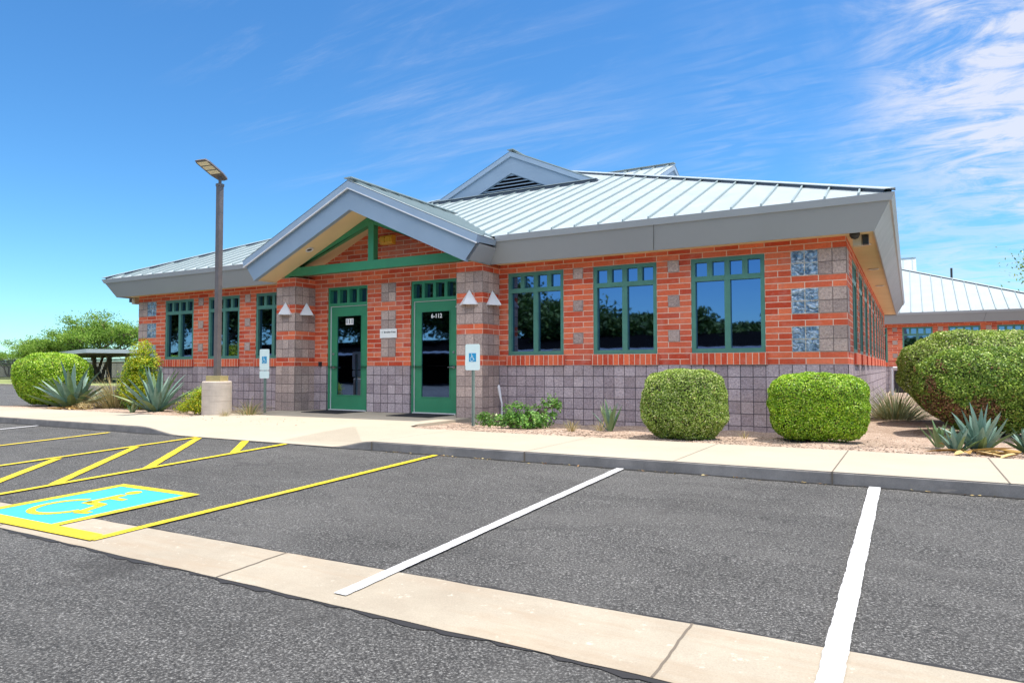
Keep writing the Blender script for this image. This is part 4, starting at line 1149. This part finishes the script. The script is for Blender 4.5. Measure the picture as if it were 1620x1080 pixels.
def leafy_shrub(name, loc, blobs, N, mat, L, W, label, cat, seed=1, group=None, stems=8, second=None, loose=-1.0):
    """loose shrub: leaves spread through overlapping ellipsoids, with stems"""
    rng = np.random.default_rng(seed); r = empty(name, loc, 0, label, cat, group); Ps = []; Ns = []
    tot = sum(b[3] * b[4] * b[5] for b in blobs)
    for (x, y, z, a, b, c) in blobs:
        k = int(N * (a * b * c) / tot); d = rng.normal(0, 1, (k, 3)); d /= np.linalg.norm(d, axis=1)[:, None]; rad = rng.uniform(.45, 1.08, k)[:, None] * (1 + .16 * lump(d * 2.2, seed + x, 2.2)[:, None])
        Ps.append(d * rad * np.array([a, b, c]) + np.array([x, y, z])); Ns.append(d + np.array([0, 0, .5]))
    p, nr = np.concatenate(Ps), np.concatenate(Ns); cl = lump(p, seed, 12) + .7 * lump(p, seed + 2, 27); k = (p[:, 2] > .01) & (cl > loose); p, nr = p[k], nr[k]
    V, F_ = leaves(p, nr, L, W, rng, .8); mi = np.zeros(len(p))
    if second: mi[(lump(p, seed + 4, 5) > .55) & (rng.random(len(p)) < .6)] = 1
    mesh_np('foliage', V, F_, [mat] + ([second] if second else []), mi, r)
    st = MB(); random.seed(seed)
    for k in range(stems):
        b = random.choice(blobs); e = Vector((b[0] + random.uniform(-.7, .7) * b[3], b[1] + random.uniform(-.7, .7) * b[4], b[2] + random.uniform(-.2, .8) * b[5]))
        s0 = Vector((random.uniform(-.06, .06), random.uniform(-.06, .06), -.08)); m1 = s0.lerp(e, .5) + Vector((0, 0, .06)); st.tube([s0, m1, e], [.012, .008, .003], 5)
    st.build('stem', 'bark', r, uv=False); return r


def tree(loc, h, spread, N, mat, label, cat='tree', seed=1, leaf=.11, group=None, name='tree', trunks=3, zlow=.35, flat=.8, dense=False):
    rng = np.random.default_rng(seed); random.seed(seed); r = empty(name, loc, 0, label, cat, group)
    tb = MB(); tips = []
    def limb(p, d, L_, rr, lev):
        q = p + d * L_ * .5 + Vector((random.uniform(-.1, .1), random.uniform(-.1, .1), .04)) * L_; e = p + d * L_
        tb.tube([p, q, e], [rr, rr * .8, rr * .6], 6 if lev < 2 else 4, caps=False)
        if lev >= 3: tips.append(e); return
        if lev >= 1: tips.append(q)
        for k in range(3 if lev else 4):
            a = random.uniform(0, 6.28); v = Vector((math.cos(a), math.sin(a), random.uniform(.15, .8) * flat)); v = (d * .55 + v).normalized()
            limb(e, v, L_ * random.uniform(.6, .85), rr * .55, lev + 1)
    for k in range(trunks):
        a = 6.28 * k / trunks + random.random(); lean = .45 if trunks > 1 else .08
        limb(Vector((0, 0, -.2)), Vector((math.cos(a) * lean, math.sin(a) * lean, 1)).normalized(), h * .30, h * .022, 0)
    T = np.array([tuple(t) for t in tips]); mn, mx = T.min(0), T.max(0)
    # fit crown to the requested size
    sc3 = np.array([spread / max(.1, (mx[0] - mn[0])), spread / max(.1, (mx[1] - mn[1])), 1]); sc3[2] = (h * .93) / mx[2]
    tb.v = [tuple(np.array(v) * sc3) for v in tb.v]; T = T * sc3
    tb.build('trunk', 'bark', r, uv=False)
    idx = rng.integers(0, len(T), N); off = rng.normal(0, 1, (N, 3)) * np.array([.085 * spread, .085 * spread, (.12 if dense else .055) * h]) * rng.uniform(.3, 1.0, (N, 1)); p = T[idx] + off
    gsk = lump(p, seed, 2.4) + .8 * lump(p, seed + 3, 6.0); keep = (gsk > (-9 if dense else -.9)) & (p[:, 2] > h * zlow) & (p[:, 2] < h * 1.02); p = p[keep]
    V, F_ = leaves(p, np.tile([0, 0, .6], (len(p), 1)), leaf, leaf * .45, rng, .9)
    mesh_np('crown', V, F_, [mat], np.zeros(len(p)), r); return r


# ------------------------------------------------------------------ planting
hedge('trimmed_bush', (-2.80, 9.86, -.06), (.565, .52, .50), 52000, 'leaf_dusty', 'boxy clipped bush, greyer green, under the middle window of the right wing', 'bush', ex=3.4, seed=3, taper=.07, group='clipped bushes before the right wing')
hedge('trimmed_bush', (-1.14, 10.60, -.06), (.635, .55, .475), 60000, 'leaf_trim', 'bright green clipped bush, wider, in front of the right corner of the building', 'bush', ex=3.4, seed=8, taper=.06, group='clipped bushes before the right wing')
hedge('overgrown_bush', (1.16, 13.0, -.05), (1.16, .95, .66), 80000, 'leaf_olive', 'big rounded bush with brown bare patch low on its left, behind the right agaves', 'bush', L=.034, W=.022, ex=2.6, seed=12, taper=.34, dead=[(-.88, -.55, .50, .40), (-.35, -.85, .25, .30), (.75, -.75, .30, .26)], rough=.035)
hedge('overgrown_bush', (1.12, 15.3, -.05), (1.32, 1.1, .86), 70000, 'leaf_dusty', 'tallest rounded bush, standing behind the one with the brown patch', 'bush', L=.036, W=.023, ex=2.5, seed=17, taper=.25, rough=.035)
hedge('trimmed_bush', (-20.55, 10.45, -.04), (.90, .86, .73), 52000, 'leaf_trim', 'large rounded clipped hedge at the far left beside the driveway', 'bush', L=.045, W=.028, ex=2.7, seed=21, taper=.22)
leafy_shrub('shrub', (-23.2, 11.9, -.05), [(0, 0, .45, .5, .4, .45)], 3500, 'leaf_olive', .05, .03, 'small dark shrub peeking out left of the large rounded hedge', 'shrub', seed=5)
leafy_shrub('shrub', (-17.05, 10.75, -.05), [(0, 0, .5, .5, .45, .55), (.12, 0, 1.15, .36, .35, .52), (-.22, 0, .85, .32, .35, .4), (.25, 0, .8, .34, .32, .35)], 26000, 'leaf_yellow', .055, .022, 'tall yellow-green shrub between the striped dry grass and the left corner of the wall', 'shrub', seed=9, stems=14, second='leaf_vine')
leafy_shrub('shrub', (-13.85, 10.15, -.05), [(0, 0, .26, .42, .3, .30), (.28, 0, .42, .28, .25, .28), (-.42, -.05, .14, .26, .22, .15)], 11000, 'leaf_yellow', .036, .018, 'low yellow-green shrub directly left of the lamp post base', 'shrub', seed=14, second='leaf_trim')
leafy_shrub('shrub', (-5.75, 10.45, -.05), [(.15, 0, .17, .42, .30, .20), (.46, .1, .34, .20, .16, .22), (-.45, -.18, .13, .40, .14, .13), (-.15, .0, .26, .26, .2, .18), (.62, .05, .42, .08, .08, .10), (-.72, -.15, .2, .12, .08, .08)], 5200, 'leaf_vine', .062, .026, 'sprawling bright green leafy shrub at the foot of the wall right of the sign', 'shrub', seed=19, stems=34, loose=-.25)

blade_plant('agave', (-18.65, 9.95, -.05), 30, 1.22, .17, ['agave', 'agave_green'], 'largest blue-grey agave, in front of the rounded hedge at left', 'agave', seed=31, tilt=(4, 70), curve=.26, group='blue-grey agaves', base_r=.09)
blade_plant('agave', (-15.25, 10.02, -.05), 36, 1.14, .125, ['agave', 'agave_green'], 'blue-grey agave between the yellow-green shrub and the lamp post', 'agave', seed=37, tilt=(4, 64), curve=.26, group='blue-grey agaves', base_r=.08)
blade_plant('agave', (-4.28, 10.72, -.06), 13, .54, .062, ['agave_green', 'agave'], 'small upright pale agave alone under the left window of the right wing', 'agave', seed=41, tilt=(8, 34), curve=.14, base_r=.035)
blade_plant('agave', (.70, 10.05, -.04), 24, .56, .085, ['agave', 'agave_green'], 'biggest agave of the cluster in front of the big right bush', 'agave', seed=44, tilt=(5, 56), curve=.2, group='blue-grey agaves', base_r=.05)
blade_plant('agave', (.46, 9.86, -.04), 15, .36, .065, ['agave', 'agave_green'], 'small agave just left of the biggest one in the right cluster', 'agave', seed=46, tilt=(6, 50), curve=.2, group='blue-grey agaves', base_r=.04)
blade_plant('agave', (.30, 10.35, -.04), 12, .36, .07, ['agave_green'], 'small green agave at the back left of the right cluster', 'agave', seed=48, tilt=(6, 40), curve=.2, base_r=.04)
blade_plant('agave', (1.20, 10.12, -.04), 18, .36, .07, ['agave', 'agave_green'], 'small agave cut by the right edge of the picture', 'agave', seed=50, tilt=(6, 55), curve=.2, group='blue-grey agaves', base_r=.04)
blade_plant('agave', (-15.5, 9.6, -.05), 7, .34, .06, ['agave_green'], 'tiny agave offset at the front left of the agave by the lamp post', 'agave', seed=52, tilt=(6, 45), curve=.2, base_r=.03)
for (x, y, n, s, lab) in ((-18.3, 9.6, 14, 61, 'dead straw-coloured agave leaves lying before the largest agave at left'), (.55, 9.76, 9, 63, 'dead straw-coloured agave leaves lying around the right agave cluster'), (1.1, 9.75, 8, 67, 'dead brown agave leaves lying at the right edge of the picture')):
    blade_plant('dead_leaves', (x, y, -.01), n, .42, .07, ['agave_dry'], lab, 'dead leaves', seed=s, tilt=(80, 97), curve=.1, base_r=.12)
leafy_shrub('dead_twigs', (-17.7, 9.75, -.05), [(0, 0, .08, .3, .2, .12)], 500, 'straw', .06, .02, 'small orange-brown dead weed to the right of the largest agave', 'dead weed', seed=71)

blade_plant('ornamental_grass', (-18.1, 10.75, -.05), 520, 1.05, .016, ['straw_green', 'straw'], 'clump of striped dry grass between the largest agave and the yellow-green shrub', 'ornamental grass', seed=73, tilt=(2, 62), curve=.4, thick=0, seg=5, base_r=.35, droop=.5)
blade_plant('ornamental_grass', (-.30, 16.4, -.08), 520, .85, .016, ['blade_grey', 'straw_green'], 'grey-green grass clump against the right side wall behind the bush', 'ornamental grass', seed=75, tilt=(2, 70), curve=.4, thick=0, seg=5, base_r=.4, droop=.5)
blade_plant('ornamental_grass', (-12.1, 10.05, -.04), 90, .52, .014, ['straw_green', 'straw'], 'wispy dry yellow plant just right of the lamp post base', 'dry plant', seed=77, tilt=(2, 60), curve=.5, thick=0, seg=5, base_r=.15, droop=.6)
for (x, y, n, h, s, lab) in ((-4.62, 9.95, 60, .26, 81, 'tuft of dry yellow grass left of the small upright agave'), (-4.30, 10.35, 26, .2, 83, 'faint wisp of dry grass beside the small upright agave'), (-2.05, 10.2, 12, .14, 85, 'tiny dry sprig in the gravel between the two clipped bushes'), (-12.2, 9.5, 50, .2, 87, 'low straw tuft at the foot of the lamp post base')):
    blade_plant('grass_tuft', (x, y, -.03), n, h, .008, ['straw', 'straw_green'], lab, 'grass tuft', seed=s, tilt=(2, 45), curve=.3, thick=0, seg=4, base_r=.05, droop=.3)

# white irrigation pipe at the wall foot by the right pillar
pp = MB(); pp.tube([(0, 0, -.1), (0, -.0, .30), (-.03, -.0, .40), (-.07, .0, .62)], [.014, .014, .02, .03], 10); pp.tube([(-.07, 0, .62), (-.075, 0, .66)], [.03, .012], 10)
o = pp.build('irrigation_pipe', 'white_metal', uv=False); o.location = (-6.92, 11.72, -.02); tag(o, 'bent white pipe rising at the wall foot right of the right pillar', 'pipe')
# backflow pipe behind the side wall
bp = empty('backflow_preventer', (-.28, 30.8, -.1), 0, 'white hooped pipe standing past the far end of the right side wall', 'pipe')
mb = MB(); mb.tube([(-.35, 0, 0), (-.35, 0, .98), (-.30, 0, 1.06), (.12, 0, 1.06), (.18, 0, .98), (.18, 0, 0)], .05, 10); mb.build('pipe', 'white_metal', bp, uv=False)
mb = MB(); mb.box(-.28, .12, -.04, .04, .1, .95); mb.build('valve_cage', 'dark_metal', bp)

# loose pebbles on the near gravel and walk edge
def litter():
    rng = np.random.default_rng(11); n = 150
    x = np.concatenate([rng.uniform(-6, 1.6, 90), rng.uniform(-13, -9, 60)]); y = np.concatenate([YC - .03 - np.abs(rng.normal(0, .05, 90)), rng.uniform(8.3, 9.4, 60)])
    z = np.array([az(b) if b < YC else 0. for b in y]) + .010
    V, F_ = leaves(np.stack([x, y, z], 1), np.tile([0, 0, 1.], (n, 1)), .035, .018, rng, .25)
    o = mesh_np('leaf_litter', V, F_, ['leaf_dead', 'straw'], rng.integers(0, 2, n), None); tag(o, 'tiny dry leaves blown along the curb and sidewalk', 'leaf litter', kind='stuff')
litter()


def pebbles():
    rng = np.random.default_rng(5); n = 2600
    x = rng.uniform(-7.3, 3.5, n); y = 9.08 + np.abs(rng.normal(0, .9, n)); k = y < 12.0; x, y = x[k], y[k]; n = len(x)
    z = np.array([gz(a, b) for a, b in zip(x, y)]); s = rng.uniform(.006, .019, n)
    base = np.array([(1, 0, 0), (0, 1, 0), (-1, 0, 0), (0, -1, 0), (0, 0, .7), (0, 0, -.4)]); V = []
    tri = np.array([(0, 1, 4), (1, 2, 4), (2, 3, 4), (3, 0, 4), (1, 0, 5), (2, 1, 5), (3, 2, 5), (0, 3, 5)])
    a = rng.uniform(0, 6.28, n); jit = rng.uniform(.7, 1.3, (n, 6, 3)); B = base[None] * jit
    c, s_ = np.cos(a)[:, None], np.sin(a)[:, None]; X = B[:, :, 0] * c - B[:, :, 1] * s_; Y_ = B[:, :, 0] * s_ + B[:, :, 1] * c
    V = np.stack([X * s[:, None] + x[:, None], Y_ * s[:, None] + y[:, None], B[:, :, 2] * s[:, None] + z[:, None] + .003], 2).reshape(-1, 3)
    F_ = (tri[None] + (np.arange(n) * 6)[:, None, None]).reshape(-1, 3)
    o = mesh_np('pebbles', V, F_, ['gravel'], np.zeros(len(F_)), None); tag(o, 'loose pinkish pebbles scattered over the gravel bed', 'pebbles', kind='stuff')
pebbles()

# ------------------------------------------------------------------ far left: carport, fence, wall, trees
cp = empty('carport', (-51.3, 28.3, -.1), math.radians(-19), 'flat metal parking canopy on dark posts beyond the hedge at left', 'carport')
mb = MB(); mb.box(-26, 0, 0, 6, 2.42, 2.46); mb.box(-26, 0, -.03, 0, 2.22, 2.50); mb.box(0, .03, -.03, 6, 2.22, 2.50); mb.build('canopy', 'canopy_metal', cp)
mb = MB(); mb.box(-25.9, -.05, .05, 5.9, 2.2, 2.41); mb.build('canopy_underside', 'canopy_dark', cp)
for x in (-1.4, -7.4, -13.4, -19.4):
    mb = MB(); mb.box(x - .13, x + .13, 2.8, 3.06, 0, 2.2); mb.build('post', 'canopy_dark', cp)
fe = empty('iron_fence', (-60, 36, -.1), 0, 'black iron picket fence behind the carport at left', 'fence')
mb = MB()
for z in (.25, 1.55, 1.85): mb.box(-30, 26, -.02, .02, z, z + .05)
x = -30
while x < 26: mb.box(x - .02, x + .02, -.02, .02, 0, 1.98); x += .17
mb.build('pickets', 'iron', fe)
for x in range(-30, 27, 4):
    mb = MB(); mb.box(x - .045, x + .045, -.045, .045, 0, 2.05); mb.build('post', 'iron', fe)
gw = MB(); gw.box(-110, -30, 48, 48.3, -.2, 1.75); gw.box(-110, -30, 47.96, 48.34, 1.75, 1.83); tag(gw.build('boundary_wall', 'stucco'), 'pale stucco wall behind the iron fence at left', 'wall')
tree((-60.6, 34.6, -.1), 6.0, 7.2, 34000, 'leaf_mesquite', 'airy light green mesquite tree behind the carport, taller and nearer the building', seed=3, leaf=.17, zlow=.22, group='mesquites behind the carport')
tree((-64.2, 32.4, -.1), 3.9, 5.6, 22000, 'leaf_mesquite', 'lower mesquite tree behind the left end of the carport', seed=6, leaf=.16, zlow=.2, group='mesquites behind the carport')
tree((-104, 47.5, -.1), 3.6, 6, 6000, 'leaf_mesquite', 'small distant tree at the left edge of the picture over the pale wall', seed=9, leaf=.2)
# right edge tree
tree((7.9, 33.0, -.1), 6.6, 6.6, 26000, 'leaf_olive', 'tree whose crown just enters at the right edge above the second building', seed=15, leaf=.14, zlow=.56, trunks=1)
vp = MB(); vp.tube([(0, 0, 0), (0, 0, .9)], .05, 8); o = vp.build('vent_pipe', 'dark_metal', uv=False); o.location = (1.9, 41.6, 5.1); tag(o, 'thin vent pipe sticking up over the roof ridge of the second building', 'vent pipe')

# ------------------------------------------------------------------ unseen carport and trees, added for the windows to reflect
rc = empty('reflection_carport', (-22, -16, -.27), 0, 'long dark roofed carport added out of view for the windows to reflect', 'carport')
mb = MB(); mb.prism([(.0, 2.35), (.0, 2.42), (-6, 3.55), (-6, 3.4)], 0, -40, 30); mb.build('roof', 'dark_roof', rc)
mb = MB(); mb.box(-40, 30, .0, .03, 2.30, 2.43); mb.build('eave_trim', 'white_metal', rc)
mb = MB(); mb.box(-40, 30, -6.1, -5.9, 0, 3.4); mb.build('back_wall', 'dark_roof', rc)
far = ((-2, -25, 5.0, 9, 'in the right pane of the rightmost front window'), (-10, -26, 4.2, 8, 'in the left pane of the rightmost front window'), (-17, -25, 5.0, 9, 'in the middle front window of the right wing'),
       (-24, -24, 6.4, 9, 'in the left front window of the right wing'), (-31, -23, 8.6, 10, 'in the glass of door 6-112'), (-39, -22, 9.6, 11, 'between the panes of the two doors'), (-47, -22, 10.5, 12, 'in the glass of door 111'),
       (-57, -21, 11.5, 13, 'in the narrow window left of the left pillar'), (-67, -20, 12.5, 14, 'in the window behind the lamp post'), (-78, -19, 13, 15, 'in the leftmost front window'), (-90, -18, 13, 15, 'at the far left of the leftmost front window'))
for k, (x, y, h, sp, lab) in enumerate(far):
    tree((x, y, -.2), h, sp, 24000, 'leaf_far', 'dark tree added out of view, reflected ' + lab, seed=30 + k, leaf=.46, dense=True, group='trees added out of view, seen only in the window panes', trunks=2, zlow=.12)
